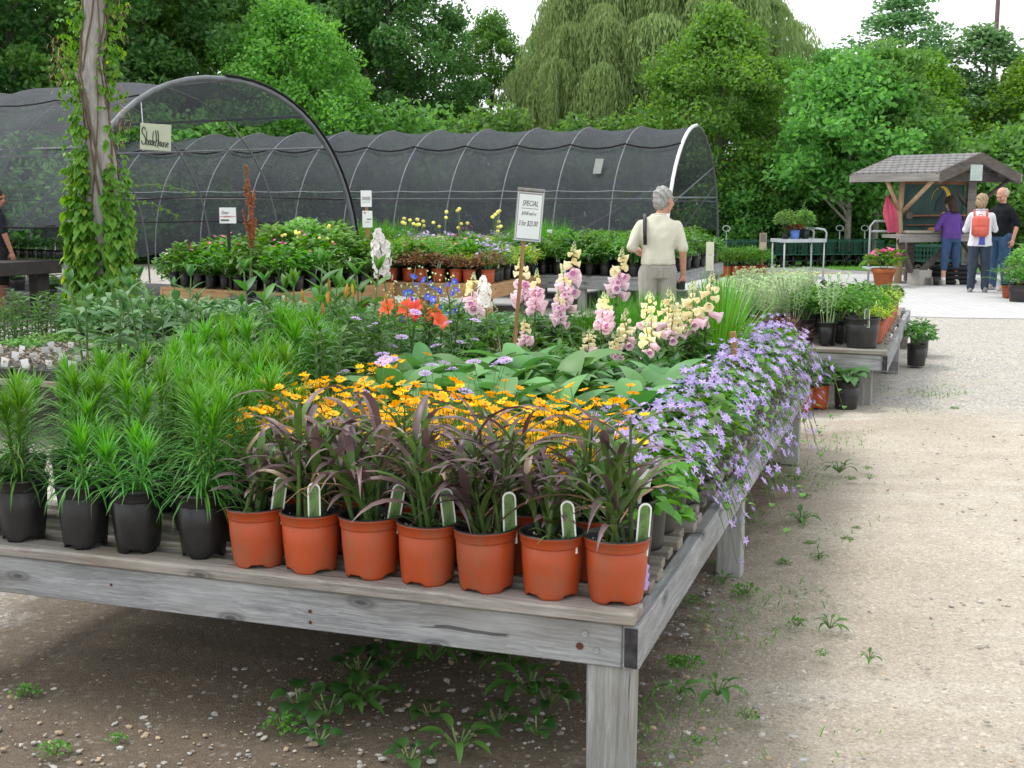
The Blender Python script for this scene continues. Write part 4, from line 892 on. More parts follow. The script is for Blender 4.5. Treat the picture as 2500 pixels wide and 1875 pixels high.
put_text(bd,'SPECIAL',.042,.002,.062,-.0131,M['ink'],.30,.58); put_text(bd,'$10.00 each or',.0265,.000,.008,-.0131,M['ink'],.25,.5); put_text(bd,'3 for $25.00',.040,-.002,-.046,-.0131,M['ink'],.25,.52)
mb=MB(); box(mb,-.045,.048,-.0131,-.0126,.034,.0365); mb.obj('underline',M['ink'],bd)
ys=6.25; a=at(1808,925,ys); b=at(1789,810,ys); t=thing('wooden_stake','short bare wooden stake beside the iris leaves on the near bench','stake',tuple(a))
mb=MB(); beam(mb,Vector((.01,0,-.2)),b-a,.028,.026,0,.4); mb.obj('stake',M['stake'],t)

# ------------------------------------------------------------------ second bench
T2=.4605
for r in range(11):
    u=.16+.27*r
    for c in range(6):
        v=.17+.27*c+r_(-.02,.02)
        if r==0:
            if c==0: potted('potted_perennial','fine leaved bright green plant in the wide black pot at the bench corner','fineleaf','wide',W2(u+.02,.22,T2),None,None,1.25,1.,'pic',-pi/2,.13)
            elif c in (1,2): potted('potted_artemisia','pale silvery green plant '+['next to the wide black pot','left of the first silvery one'][c-1],'pale_tall','black',W2(u+.06,v+.06,T2),'pale silvery plants in the front of the second bench',None,1.1)
            else: potted('potted_artemisia','pale silvery green mound further left in the front row of the second bench','pale','black',W2(u+.06,v,T2),'pale silvery plants in the front of the second bench',None,1.05)
        elif c==0:
            potted('potted_perennial',f'green plant in orange pot on the second bench right edge, {ORD[r]} from the front',['bush_mid','lime'][r%2],'orange',W2(u+.12,.16,T2),'orange pots along the second bench edge',None,.9)
        elif c in (1,2):
            if r<5: potted('potted_pachysandra','whorled glossy green plant in the middle of the second bench','pachy','black',W2(u,v,T2),'glossy whorled plants on the second bench',None,1.15)
            else: potted('potted_perennial','mixed dark and white leaved plant at the back of the second bench',['redleaf','whitemound','bush_dark'][(r+c)%3],'black',W2(u,v,T2),'mixed plants at the back of the second bench',None,1.)
        else:
            potted('potted_artemisia','pale green mound in the silvery drift on the left of the second bench','pale','black',W2(u,v,T2),'silvery drift on the second bench',None,1.)
# pots on the ground round the second bench
for (u,v,kk,pt,l) in ((-.12,.30,'hosta','tall','blue green hosta in a black pot on the gravel in front of the second bench'),(-.16,.52,'bush_mid','orange','leafy plant in an orange pot beside the hosta on the gravel'),(-.36,.62,'bush_dark','orange','orange pot half hidden by the trailing bellflowers'),(-.42,.80,'bush_mid','black','small black pot at the end of the near bench'),
        (2.75,-.13,'bush_mid','tall','trailing plant in a black pot standing outside the right edge of the second bench'),(3.5,-.13,'bush_mid','tall','second black pot standing outside the right edge of the second bench')):
    p=W2(u,v,0); potted('potted_perennial',l,kk,pt,p,None,None,1.15,1.)
# ------------------------------------------------------------------ brown and grey benches in the middle distance
B=.502
def fill(W,L,Wd,rows,keys,labf,group,pot='black',front=None,du=.26,dv=.24,sc=1.2,u0=.15,tagf=True):
    n=0; u=u0; r=0
    while u<L-.08:
        v=.14; c=0
        while v<Wd-.08:
            edge=(r==0 or c==0); kk=keys[(r*3+c*5)%len(keys)]; pt=pot
            if front and r>0 and c<4 and (r+c)%4: kk=['lime','lime','lavhaze'][(r*2+c)%3]

            if front and (r==0): pt,kk=front
            tk=None
            if edge and tagf and RND.random()<.45: tk=RND.choice(['strip','pic','flag'])
            if r<rows or c==0:
                potted('potted_perennial',labf(r,c),kk,pt,W(u+r_(-.03,.03),v+r_(-.03,.03),B),group,None,sc*r_(.85,1.15),1.,tk,-pi/2 if r==0 else 0.)
            v+=dv; c+=1
        u+=du; r+=1
def lb3(r,c): return (f'black pot of perennials on the tan bench front edge, {ORD[min(c+1,15)]} from its corner' if r==0 else (f'black pot on the tan bench right edge, {ORD[min(r,15)]} behind the corner pot' if c==0 else 'leafy perennial in the crowd behind the front pots of the left tan bench'))
fill(W3,2.2,2.15,9,['columbine','astilbe','bush_fresh','columbine','fern','whitemound','bush_mid'],lb3,'black pots on the left tan bench',sc=1.6)
for i,(u,v,s) in enumerate(((1.25,1.3,1.),(1.5,.95,1.05),(1.6,.55,.9),(1.75,1.25,1.1),(1.85,.75,.95))):
    potted('potted_shrub',f'bushy pale green perennial at the left tan bench back, {ORD[i+1]} from the left','tallbush','black',W3(u,v,B),'bushy perennials on the left tan bench',None,s*1.15)
for i,(u,v,h) in enumerate(((1.0,.8,1.),(.9,.5,.8),(1.3,.45,.9))):
    potted('potted_globeflower',['globeflower with pale yellow heads left in the tan bench','globeflower in the front of the tan bench','globeflower at the right of the tan bench'][i],'globe','black',W3(u,v,B),'globeflowers',None,1.25*h)
def lb4(r,c): return (f'orange pot with bronze foliage on the middle tan bench front edge, {ORD[c+1]} from right' if r==0 else (f'plant on the middle tan bench right edge, {ORD[r]} behind the front pot' if c==0 else 'green perennial massed behind the orange pots of the middle tan bench'))
M['l_bronze']=leafmat('bronze_leaf',(.11,.055,.025),(.20,.11,.05)); variants('bronze',P_bush,3,.13,.15,200,.04,.5,'l_bronze')
fill(W4,2.6,2.1,10,['bush_fresh','bush_mid','fern','bush_fresh','columbine','fineleaf'],lb4,'pots on the middle tan bench',front=('orange','bronze'),sc=1.55)
for i,(u,v) in enumerate(((1.6,1.8),(1.9,1.2),(2.2,1.6),(1.2,1.75),(2.1,.7),(1.5,.5))):
    potted('potted_globeflower',f'tall stemmed yellow globeflower on the middle tan bench, {ORD[i+1]} of six','globe','black',W4(u,v,B),'globeflowers on the middle tan bench',None,1.5)
def lb5(r,c): return (f'black pot on the front edge of the far grey bench, {ORD[c+1]} from the right' if r==0 else (f'black pot along the right edge of the far grey bench, {ORD[min(15,r)]} behind its corner' if c==0 else 'leafy green perennial massed on the far grey bench behind the man'))
fill(W5,4.5,2.35,16,['bush_mid','bush_fresh','fern','bush_mid','bush_dark','fineleaf'],lb5,'pots on the far grey bench',sc=1.75)
for i,(u,v) in enumerate(((.45,.35),(.25,1.5),(3.6,.1))):
    potted('potted_perennial',['plant in a light blue pot right of the man in the polo shirt','plant in a light blue pot left of the man in the polo shirt','plant in a light blue pot at the far end of the grey bench'][i],'bush_fresh','blue',W5(u,v-.12 if i==0 else v,B),None,None,1.1)
# lime and lavender group at the back, between the benches
def row(name,key,pot,p0,p1,n,label,group,sc=1.,z=0.,jit=.05,tagk=None):
    for i in range(n):
        p=Vector(p0).lerp(Vector(p1),i/max(1,n-1)); potted(name,label(i) if callable(label) else label,key if isinstance(key,str) else key[i%len(key)],pot,(p.x+r_(-jit,jit),p.y+r_(-jit,jit),z),group,None,sc*r_(.9,1.1),1.,tagk if i%3==0 else None,-pi/2)
# far plants on the ground between middle benches and second shade house
T8=bench('plant_bench','grey bench at the back carrying lime leaved plants in front of the dark tunnel',(.6,20.4,0),TH,1.7,4.4,.52,M['wood_u'],M['wood_v'],M['wood_z'],M['wood_v'],.15,BL(1.7,4.4),slats=False,front_end=False)
C8=Vector((.6,20.4,0)); W8=lambda u,v,z=0.: (lambda p: Vector((p.x,p.y,z)))(C8+U*u+V*v)
def lb8(r,c): return f'lime leaved plant with lavender haze in the {ORD[r+1]} row of the back bench' if c<9 else 'green plant at the left end of the back bench'
for r in range(5):
    for c in range(15):
        kk=['lime','lavhaze','lime'][(r+c)%3] if 2<c<10 else ['bush_fresh','grass','fineleaf'][(r+c)%3]
        potted('potted_perennial',('lime or lavender plant on the back bench near the price sign' if 2<c<10 else 'grassy green plant on the back bench before the dark tunnel'),kk,'black',W8(.2+.3*r,.2+.29*c,.522),'plants on the back bench',None,1.7,1.,'strip' if (r==0 and c%4==1) else None,-pi/2)
# pots on the ground in front of the right end of the second tunnel
for i in range(9):
    p=(4.5+.21*(i%5)+.08*(i//5),26.0+.4*(i//5)+.1*(i%5),0); potted('potted_shrub',f'bushy shrub in orange pot at the pavement edge, {ORD[i%5+1]} from left in the {["front","back"][i//5]} row','fineleaf','orange',p,'orange shrub pots at the pavement edge',None,1.65,1.25)
# rusty dock spike
mb=MB(); ph=at(618,660,14.3); 
tube(mb,[(0,0,0),(.03,0,.55),(-.02,0,1.15)],[.01,.008,.004],5,1,False)
BR=[(0,0,.0,0,1.15)]+[(.03*sin(z*2.5),0,z,a,L) for z,a,L in ((.35,.6,.28),(.42,3.4,.3),(.5,5.,.26),(.58,1.8,.28),(.66,.2,.24),(.74,3.,.2),(.84,4.6,.16))]
for (x,y,z,a,L) in BR:
    for k in range(int(330*L)+40):
        t=RND.random(); main=L>1; tt=.3+.7*t if main else t; lx=0. if main else .22*L*tt**.8; an=r_(0,6.28); cl=.6+.4*sin(tt*40+a*3); rr=(.034*(1.15-tt*.8))*sqrt(RND.random())*cl
        px_=(.03*sin(L*tt*2.5) if main else x+lx*cos(a)); sphere(mb,(px_+rr*cos(an),(0 if main else lx*sin(a))+rr*sin(an),(L*tt if main else z+L*tt)),r_(.005,.011),4,3,0)
for k in range(12): a=r_(0,6.28); leaf(mb,(0,0,.1+.03*k),a,.5,.2,.07,1.2,5,2)
potted('potted_dock','tall rusty brown seed spike rising in front of the bushy tan bench',[('flower_spike',mb.mesh('dock_spike',[M['l_dock'],M['stem'],M['l_mid']]))],'black',(X(612,14.2),14.2,0.52),None,0.,1.15)
# low upturned crate under it
mb=MB(); bbox(mb,-.3,.3,-.25,.25,0,.52,.01); o=mb.obj('wooden_block',M['dkwood_u']); o.location=(X(612,14.2),14.25,-.002); tag(o,'dark block under the tall rusty seed spike, behind the lilies','block')

# ------------------------------------------------------------------ left bench: trays of seedlings, herbs, flowers
def tray_mesh():
    mb=MB(); bbox(mb,-.26,.26,-.14,.14,0,.07,.006); box(mb,-.265,.265,-.145,.145,.062,.068); return mb.mesh('tray',M['blackrib'])
TRAY=tray_mesh()
def seed(kind):
    mb=MB()
    for k in range(150 if kind!='green' else 220):
        x,y=r_(-.24,.24),r_(-.12,.12); leaf(mb,(x,y,.068+r_(0,.04)),r_(0,6.28),r_(-.2,.9),r_(.025,.05) if kind!='green' else r_(.03,.06),.02,.5,3,0)
    return mb.mesh('seedlings',M['l_seed'] if kind!='green' else M['l_fresh'])
SEED={'brown':[seed('brown') for _ in range(2)],'green':[seed('green') for _ in range(2)]}
n=0
for r in range(6):
    for c in range(6):
        kind='brown' if (r<3 and c>1) or (r,c) in((0,1),(3,4)) else 'green'
        p=W7(.2+.31*r,.32+.56*c,.4215); t=thing('seedling_tray',('tray of brownish seedlings with white name tags on the left bench' if kind=='brown' else 'tray of small green seedlings on the left bench'),'seedling tray',p,atan2(V.y,V.x)+pi,'seedling trays on the left bench')
        ob('tray',TRAY,t); ob('foliage',RND.choice(SEED[kind]),t)
        if kind=='brown':
            for q in range(3):
                mb=TAG.get('seedtag') 
                if mb is None:
                    m_=MB(); box(m_,-.03,.03,-.001,.001,0,.075); TAG['seedtag']=mb=m_.mesh('name_tag',M['white'])
                ob('name_tag',mb,t,(-.17+.17*q+r_(-.03,.03),-.09+r_(-.02,.02),.06),(r_(-.3,.1),r_(-.2,.2),pi+r_(-.3,.3)))
for i,(px,dd) in enumerate(((205,8.1),(262,8.0),(300,8.5),(345,8.2),(395,8.1),(440,8.5),(478,8.2),(330,8.9),(250,9.0))):
    potted('potted_milkweed','grey leaved stem with broad opposite leaves on the left bench behind the bottlebrush plants','milkweed_grey','small',(X(px,dd),dd,.4215),'grey leaved stems on the left bench',None,1.35)
for i in range(42):
    u=1.7+.22*(i%7); v=.2+.56*(i//7)+r_(-.05,.05); potted('potted_perennial','low bluish herb among the pots on the left bench','bush_blue','small',W7(u+.1,v,.4215),'low herbs on the left bench',None,1.1)
for i in range(6):
    potted('potted_pink',f'mound of {"rose" if i<2 else "white"} flowers beside the vine covered trunk, {ORD[i+1]} from the left',['pinkmound','whitemound'][i>1],'black',(X(300+34*i,11.4),11.4+.1*(i%2),.32),'flowering mounds by the trunk',None,1.25)
mb=MB(); bbox(mb,-1.2,1.0,-.3,.3,0,.318,.01); o=mb.obj('display_step',M['dkwood_u']); o.location=(X(385,11.45),11.45,-.002); tag(o,'low dark step carrying the rose and white mounds','step')
for i in range(34):
    x=X(-30+13*i,10.9+.4*(i%3)); potted('potted_goldenrod','narrow leaved upright plant on the ground at the far left','goldenrod','small',(x,10.9+.4*(i%3),.0),'upright plants at the left edge',None,1.3 if i%2 else 1.)

# plants on dark bench in the first tunnel and green mass inside
def strips(): pass
# ------------------------------------------------------------------ trunk with vine
ty=13.6; base=at(262,800,ty); tx,tz=base.x,0.
t=thing('vine_clad_trunk','bare grey trunk wrapped in bright green vine at the left','tree trunk',(tx,ty,0)); 
prof=[(262,900,30),(262,760,40),(258,640,46),(254,520,40),(250,420,37),(240,320,30),(232,250,28),(222,190,31),(222,140,26),(232,60,27),(236,-60,26),(240,-260,23)]
pts=[];rad=[]
for (px,py,w) in prof: p=at(px,py,ty); pts.append(p-Vector((tx,ty,0))); rad.append(w*ty/FPX*.98)
pts[0].z=-.05
mb=MB(); P2=[];R2=[]
for i in range(len(pts)-1):
    for k in range(5): f=k/5; P2.append(pts[i].lerp(pts[i+1],f)+Vector((r_(-.008,.008),r_(-.008,.008),0))); R2.append((rad[i]*(1-f)+rad[i+1]*f)*r_(.95,1.05))
tube(mb,P2,R2,14,0)
kn=at(198,172,ty)-Vector((tx,ty,0)); kb=at(228,215,ty)-Vector((tx,ty,0)); tube(mb,[kb,kb.lerp(kn,.55),kn,kn+Vector((-.02,-.01,.03))],[.12,.10,.085,.05],10,0)
bark=plain('grey_dead_wood',(.30,.28,.26),.9,.35,7.,.2,bmp=.5,sc=(3.2,3.2,.5)); mb.obj('trunk',bark,t,True)
mb=MB()
for k in range(9):
    a=k*.7; z0=r_(.2,1.); pp=[]
    for i in range(16):
        z=z0+i*.26; j=min(range(len(P2)),key=lambda q: abs(P2[q].z-z)); c_=P2[j]; r0=R2[j]*1.06; aa=a+i*.22*(1 if k%2 else -1); pp.append((c_.x+r0*cos(aa),c_.y+r0*sin(aa),z))
    tube(mb,pp,r_(.006,.012),4,0,False)
mb.obj('vine_stem',plain('vine_bark',(.14,.10,.07),.9,.3,12),t)
mb=MB()
def vleaf(p,az,s):
    EL=r_(-1.1,-.1)
    for o_,l,w in ((0,1.,.42),(.85,.72,.36),(-.85,.72,.36)): leaf(mb,p,az+o_,EL,s*l,s*w*1.4,.7,3,0)
def along(py,off,depth=0.):
    j=min(range(len(P2)),key=lambda q: abs((P2[q].z)-(at(262,py,ty).z))); c_=P2[j]; return Vector((c_.x+off*ty/FPX,c_.y+depth,c_.z+r_(-.16,.16)))
for k in range(1700):
    py=RND.choice([r_(200,800),r_(380,800),r_(560,800)]); side=RND.random()
    wl=(30+28*max(0,(py-230)/570)); 
    if side<.55: off=-r_(18,34+wl)+ (8 if py>560 else 0); 
    elif side<.85: off=r_(20,34+wl*.55)
    else:
        if py<560: continue
        off=r_(-40,36)
    if py<250 and RND.random()<.6: continue
    if side>=.55 and py<420 and RND.random()<.5: continue
    d_=-abs(r_(.04,.30)) if abs(off)<40 else r_(-.25,.2)
    vleaf(along(py,off,d_),-pi/2+off*.018+r_(-.9,.9),r_(.07,.12) if py<480 else r_(.10,.19))
for k in range(260):
    py=r_(-40,230); off=RND.choice([-1,1])*r_(22,75); vleaf(along(py,off,r_(-.2,.2)),r_(0,6.28),r_(.05,.09))
for k in range(4):     # runners reaching into the air
    p0=along([440,600,470,705][k],[60,-55,70,-70][k],-.1); d_=[(.75,-.03),( -.15,.26),(.5,-.12),(-.3,.02)][k]; pp=[p0+Vector((d_[0]*i/6,r_(-.02,.02),d_[1]*i/6+.05*sin(i*.6))) for i in range(7)]
    tube(mb,pp,.005,4,1,False)
    for p in pp[1:]: vleaf(p,r_(0,6.28),r_(.035,.06)); vleaf(p+Vector((0,0,.02)),r_(0,6.28),r_(.03,.05))
mb.obj('vine',[M['l_vine'],M['stem']],t)
mb=MB()
for k in range(420):
    py=RND.choice([r_(-60,90),r_(100,190),r_(190,330)]); off=r_(34,80) if py<90 or py>190 else -r_(50,90); p=along(py,off,r_(-.2,.15)); blade(mb,p,r_(0,6.28),r_(.05,.12),.006,r_(-1,1),.6,3,0)
mb.obj('dry_twig_mass',M['l_dry'],t).name='dead_vine'

# ------------------------------------------------------------------ shade cloth tunnels
def cloth_mat(name,c,alpha):
    m,nt,bs,out=newmat(name); n=noise(nt,2.2,4,.6); r=ramp(nt,n.outputs[0],[(.3,tuple(x*.85 for x in c)),(.7,tuple(x*1.15 for x in c))])
    nt.links.new(r.outputs[0],bs.inputs['Base Color']); bs.inputs['Roughness'].default_value=.75; bs.inputs['Specular IOR Level'].default_value=.25
    tr=nt.nodes.new('ShaderNodeBsdfTransparent'); tl=nt.nodes.new('ShaderNodeBsdfTranslucent'); tl.inputs[0].default_value=(c[0]*1.2,c[1]*1.2,c[2]*1.2,1)
    m1=nt.nodes.new('ShaderNodeMixShader'); m1.inputs[0].default_value=.25; nt.links.new(bs.outputs[0],m1.inputs[1]); nt.links.new(tl.outputs[0],m1.inputs[2])
    mx=nt.nodes.new('ShaderNodeMixShader')
    # open weave: threads close up when seen at a slant
    lw=nt.nodes.new('ShaderNodeLayerWeight'); lw.inputs[0].default_value=.35; mr=nt.nodes.new('ShaderNodeMapRange'); mr.inputs[3].default_value=alpha; mr.inputs[4].default_value=min(1,alpha+.3)
    nt.links.new(lw.outputs['Facing'],mr.inputs[0]); nt.links.new(mr.outputs[0],mx.inputs[0]); nt.links.new(tr.outputs[0],mx.inputs[1]); nt.links.new(m1.outputs[0],mx.inputs[2]); nt.links.new(mx.outputs[0],out.inputs[0])
    return m
M['cloth']=cloth_mat('black_shade_cloth',(.070,.078,.092),.53)
M['pipe']=plain('galvanised_pipe',(.15,.16,.172),.55,.2,6,.5,.25)
def tunnel(name,label,org,ax,hp,Wd,Ht,n,sp,power=1.,gothic=0.,first=None):
    """org: near foot of the open end; ax along the house; hp across it"""
    t=thing(name,label,'shade house',org); ax=Vector(ax).normalized(); hp=Vector(hp).normalized()
    def prof(s,off=0.):    # s 0..1 from near foot to far foot
        a=pi*s; c_=Wd/2; x=c_-(c_+off)*math.copysign(abs(cos(a))**.92,cos(a)); z=(Ht+off)*sin(a)**power
        if gothic: z+=gothic*max(0,1-abs(s-.5)*5)
        return hp*x+Vector((0,0,z))
    for k in range(n):
        mb=MB(); r=.017 if k else .040
        hm=M['pipe']
        if k==0 and first:
            hm=first; tube(mb,[prof(i/28)+ax*(sp*k) for i in range(15)],.040,7,0); m2=MB(); tube(m2,[prof(i/28)+ax*(sp*k) for i in range(14,29)],.034,7,0); m2.obj('hoop',M['pipe'],t,True)
        else: tube(mb,[prof(i/28)+ax*(sp*k) for i in range(29)],r,7,0)
        mb.obj('hoop',hm,t,True)
    return t,prof,ax,hp
def cloth(t,prof,ax,n,sp,s0,s1,m,ns=36,sag=.06,name='shade_cloth',off=.045,lift=0.,step=5):
    mb=MB(); nx=(n-1)*step+1; vs=[]
    for i in range(nx):
        f=(i%step)/step; sg=sag*sin(pi*f)
        for j in range(ns+1):
            s=s0+(s1-s0)*j/ns; p=prof(s,off-sg*(.4+.6*sin(pi*s)))+ax*(sp*i/step); 
            if j in(0,ns): p.z+=.05*sin(i*1.3)+lift*sin(pi*f)
            p+=Vector((r_(-.006,.006),r_(-.006,.006),r_(-.006,.006))); vs.append(tuple(p))
    k=ns+1; mb.add(vs,[(i*k+j,i*k+j+1,(i+1)*k+j+1,(i+1)*k+j) for i in range(nx-1) for j in range(ns)])
    return mb.obj(name,m,t,True)
def rope(t,prof,ax,n,sp,s,r,mat,sag=0.,name='rope',off=.05):
    mb=MB(); pts=[]
    for i in range((n-1)*4+1):
        f=(i%4)/4; p=prof(s,off)+ax*(sp*i/4); p.z-=sag*sin(pi*f); pts.append(p)
    tube(mb,pts,r,5,0); return mb.obj(name,mat,t)
F1=Vector((-5.92,16.3,0)); A1=(-.848,.53,0); HP1=(.53,.848,0)
H1,pf1,ax1,hp1=tunnel('shade_house','arched shade house with open front at the left, roofed in black mesh',F1,A1,HP1,6.1,3.42,9,1.75,.82)
cloth(H1,pf1,ax1,9,1.75,.095,.69,M['cloth'],40,.10,lift=.0,name='shade_cloth',off=.02)
rope(H1,pf1,ax1,9,1.75,.69,.022,M['rope'],-.0,'hem_cord'); rope(H1,pf1,ax1,9,1.75,.095,.015,M['rope'],.02,'hem_cord')
mb=MB(); tube(mb,[pf1(.5+.5*i/20,.05)-ax1*.03 for i in range(21)],.022,6,0); mb.obj('hem_cord',M['rope'],H1,True)
for s in (.22,.5,.76): rope(H1,pf1,ax1,9,1.75,s,.016,M['pipe'],0,'purlin',-.04)
rope(H1,pf1,ax1,9,1.75,.33,.012,M['rope'],.05,'seam',.05)
for k,(i0,s0,i1,s1) in enumerate(((0,.28,1,.06),(2,.30,3,.08))):
    mb=MB(); tube(mb,[pf1(s0,-.05)+ax1*1.75*i0,pf1(s1,-.05)+ax1*1.75*i1],.02,6,0); mb.obj('brace',M['pipe'],H1)
# two wires drawn across the opening side
for s,zz in ((.80,1.35),(.86,.9)):
    mb=MB(); tube(mb,[pf1(.985)+Vector((0,0,zz))+ax1*(1.75*q)*2+Vector((0,0,.05*sin(q*2))) for q in range(5)],.012,4,0); mb.obj('guide_wire',M['rope'],H1)
A2=-V*-1.; F2=Vector((3.19,25.68,0)); HP2=(sin(radians(20.5)),cos(radians(20.5)),0)
H2,pf2,ax2,hp2=tunnel('shade_house','long low shade house under black mesh across the middle, white end hoop',F2,tuple(V),HP2,5.6,3.12,14,1.24,.86,.16,M['whitesteel'])
cloth(H2,pf2,ax2,14,1.24,.02,.93,M['cloth'],40,.10,lift=.0,off=.005)
rope(H2,pf2,ax2,14,1.24,.33,.020,M['rope'],.10,'scalloped_cord',.065)
rope(H2,pf2,ax2,14,1.24,.155,.011,M['pipe'],0,'purlin',.03); rope(H2,pf2,ax2,14,1.24,.175,.008,M['steel'],.02,'hem_line',.04); rope(H2,pf2,ax2,14,1.24,.85,.02,M['pipe'],0,'purlin',-.03)
for a,b in (((0,.22),(2,.05)),((0,.80),(1,.97))):
    mb=MB(); tube(mb,[pf2(a[1],-.04)+ax2*1.24*a[0],pf2(b[1],-.04)+ax2*1.24*b[0]],.022,6,0); mb.obj('brace',M['pipe'],H2)
mb=MB(); tube(mb,[pf2(.16),pf2(.84)],.022,6,0); mb.obj('end_rail',M['steel'],H2)
mb=MB(); tube(mb,[pf2(.74)+Vector((0,0,0)),pf2(.45)*.2+pf2(.1)*.8],.016,6,0); mb.obj('brace',M['pipe'],H2)
mb=MB(); p=pf2(.27,.075)+ax2*1.24*1.35; q=pf2(.235,.075)+ax2*1.24*1.35; dx=ax2*.09
mb.add([tuple(p-dx),tuple(p+dx),tuple(q+dx-Vector((0,0,.1))),tuple(q-dx-Vector((0,0,.1)))],[(0,1,2,3)]); 
o=mb.obj('notice_sheet',plain('grey_sheet',(.22,.24,.22),.8),H2)
sheet('tunnel_floor',[tuple((F1+ax1*a+hp1*b).xy) for a,b in ((-.2,.1),(-.2,6.0),(14.5,6.0),(14.5,.1))],.002,M['weedcloth'])
# board "Shade House"
p=at(380,335,15.7); t=thing('name_board','pale green Shade House board hung on the front hoop','sign',tuple(p),radians(6)); s=15.7/FPX
w,h=36*s,31*s; mb=MB(); bbox(mb,-w,w,-.012,.012,-h,h,.003); bd=mb.obj('board',plain('pale_green_paint',(.44,.48,.36),.6,.06,3),t); bd.rotation_euler=(0,.06,0)
mb=MB()
def stroke(pts,r=.0085): r*=.62; tube(mb,[(x*w,-.0145,z*h) for x,z in pts],r,5,0)
stroke([(-.66,.50),(-.70,.66),(-.78,.70),(-.85,.62),(-.88,.45),(-.86,.28),(-.74,.10),(-.64,-.15),(-.62,-.38),(-.68,-.56),(-.78,-.60),(-.86,-.52),(-.90,-.32)],.010)
stroke([(-.58,.42),(-.57,.1),(-.60,-.64)]); stroke([(-.585,-.30),(-.52,-.22),(-.47,-.30),(-.48,-.68)])
stroke([(-.33,-.26),(-.40,-.26),(-.43,-.45),(-.39,-.60),(-.33,-.56),(-.31,-.28),(-.31,-.64)])
stroke([(-.14,.44),(-.17,.05),(-.18,-.66)]); stroke([(-.19,-.28),(-.26,-.28),(-.29,-.46),(-.25,-.62),(-.19,-.58)])
stroke([(-.11,-.46),(-.04,-.42),(-.06,-.30),(-.12,-.34),(-.13,-.52),(-.09,-.64),(-.03,-.60)])
stroke([(-.00,.52),(.05,.1),(.05,-.3),(.00,-.70)],.010); stroke([(.14,.52),(.19,.1),(.20,-.3),(.14,-.76)],.010); stroke([(.05,-.25),(.19,-.27)])
stroke([(.29,-.32),(.25,-.45),(.27,-.64),(.32,-.68),(.36,-.52),(.34,-.34),(.29,-.32)])
stroke([(.42,-.34),(.41,-.62),(.46,-.70),(.52,-.64),(.53,-.34),(.53,-.70)]); stroke([(.68,-.36),(.61,-.38),(.60,-.48),(.68,-.58),(.67,-.70),(.59,-.70)])
stroke([(.75,-.52),(.84,-.50),(.83,-.38),(.77,-.36),(.73,-.52),(.76,-.70),(.85,-.66)])
mb.obj('lettering',M['inkblack'],bd)
mb=MB(); tube(mb,[(-w*.8,0,h),(-w*.8-.1,.5,h+.3)],.006,4,0); mb.obj('hanging_wire',M['steel'],t)
# small placards
def placard(name,label,px,py,wpx,hpx,y,face,foot,txts=(),bars=(),sm=None):
    p=at(px,py,y); s=y/FPX; w,h=wpx*s/2,hpx*s/2; t=thing(name,label,'sign',(p.x,p.y,foot))
    mb=MB(); box(mb,-w,w,-.006,.006,p.z-foot-h,p.z-foot+h); bd=mb.obj('board',face,t)
    mb=MB(); box(mb,-.018,.018,.007,.04,0,p.z-foot+h*.5); mb.obj('post',sm or M['stake'],t)
    for (sx,sz,bw,bh,m) in bars: mb=MB(); box(mb,sx*w-bw*w,sx*w+bw*w,-.0085,-.0065,p.z-foot+sz*h-bh*h,p.z-foot+sz*h+bh*h); mb.obj('printed_band',m,bd)
    for (s_,size,sx,sz,m,shr,wd) in txts: put_text(bd,s_,size*h,sx*w,p.z-foot+sz*h,-.009,m,shr,wd)
    return t
M['tan_paint']=plain('tan_paint',(.45,.40,.27),.7); M['brown_print']=plain('brown_print',(.20,.17,.15),.8,.3,40); M['red_print']=plain('red_print',(.55,.12,.12),.7)
placard('placard','white DAISIES card on a stake, upper of the pair by the tunnel hoop',894,485,26,39,16.9,M['paper'],.5,[('DAISIES',.62,0,.0,M['ink'],.15,.52)],[(0,-.42,.7,.02,M['ink'])])
placard('placard','white picture card below the DAISIES card',897,535,24,40,16.8,M['paper'],.5,[],[(-.5,.75,.25,.08,M['p_centre']),(.35,.0,.45,.06,M['ink']),(0,-.35,.5,.03,M['ink'])])
placard('placard','white and red Deer resistant card behind the tan bench at the left',556,526,40,38,15.6,M['paper'],.3,[('Deer',.55,-.3,.35,M['ink'],.2,.8),('resistant',.36,-.1,-.12,M['red_print'],.2,.8)],[(0,-.12,.95,.03,M['red_print']),(-.35,-.6,.5,.1,M['ink'])],M['dkwood_u'])
placard('placard','cream price board on the corner of the far grey bench',1733,626,19,70,19.6,plain('cream_board',(.62,.62,.47),.7),.35,[],[(0,.1,.5,.01,M['ink'])],M['wood_z'])
placard('placard','brown and cream notice on a thin stake by the green wagons',1863,590,17,42,26.3,M['tan_paint'],0,[],[(0,.45,.85,.5,M['brown_print'])],M['stake'])
placard('placard','tiny white card among the plants of the back bench right of the price sign',1342,566,12,11,19.9,M['paper'],.6)
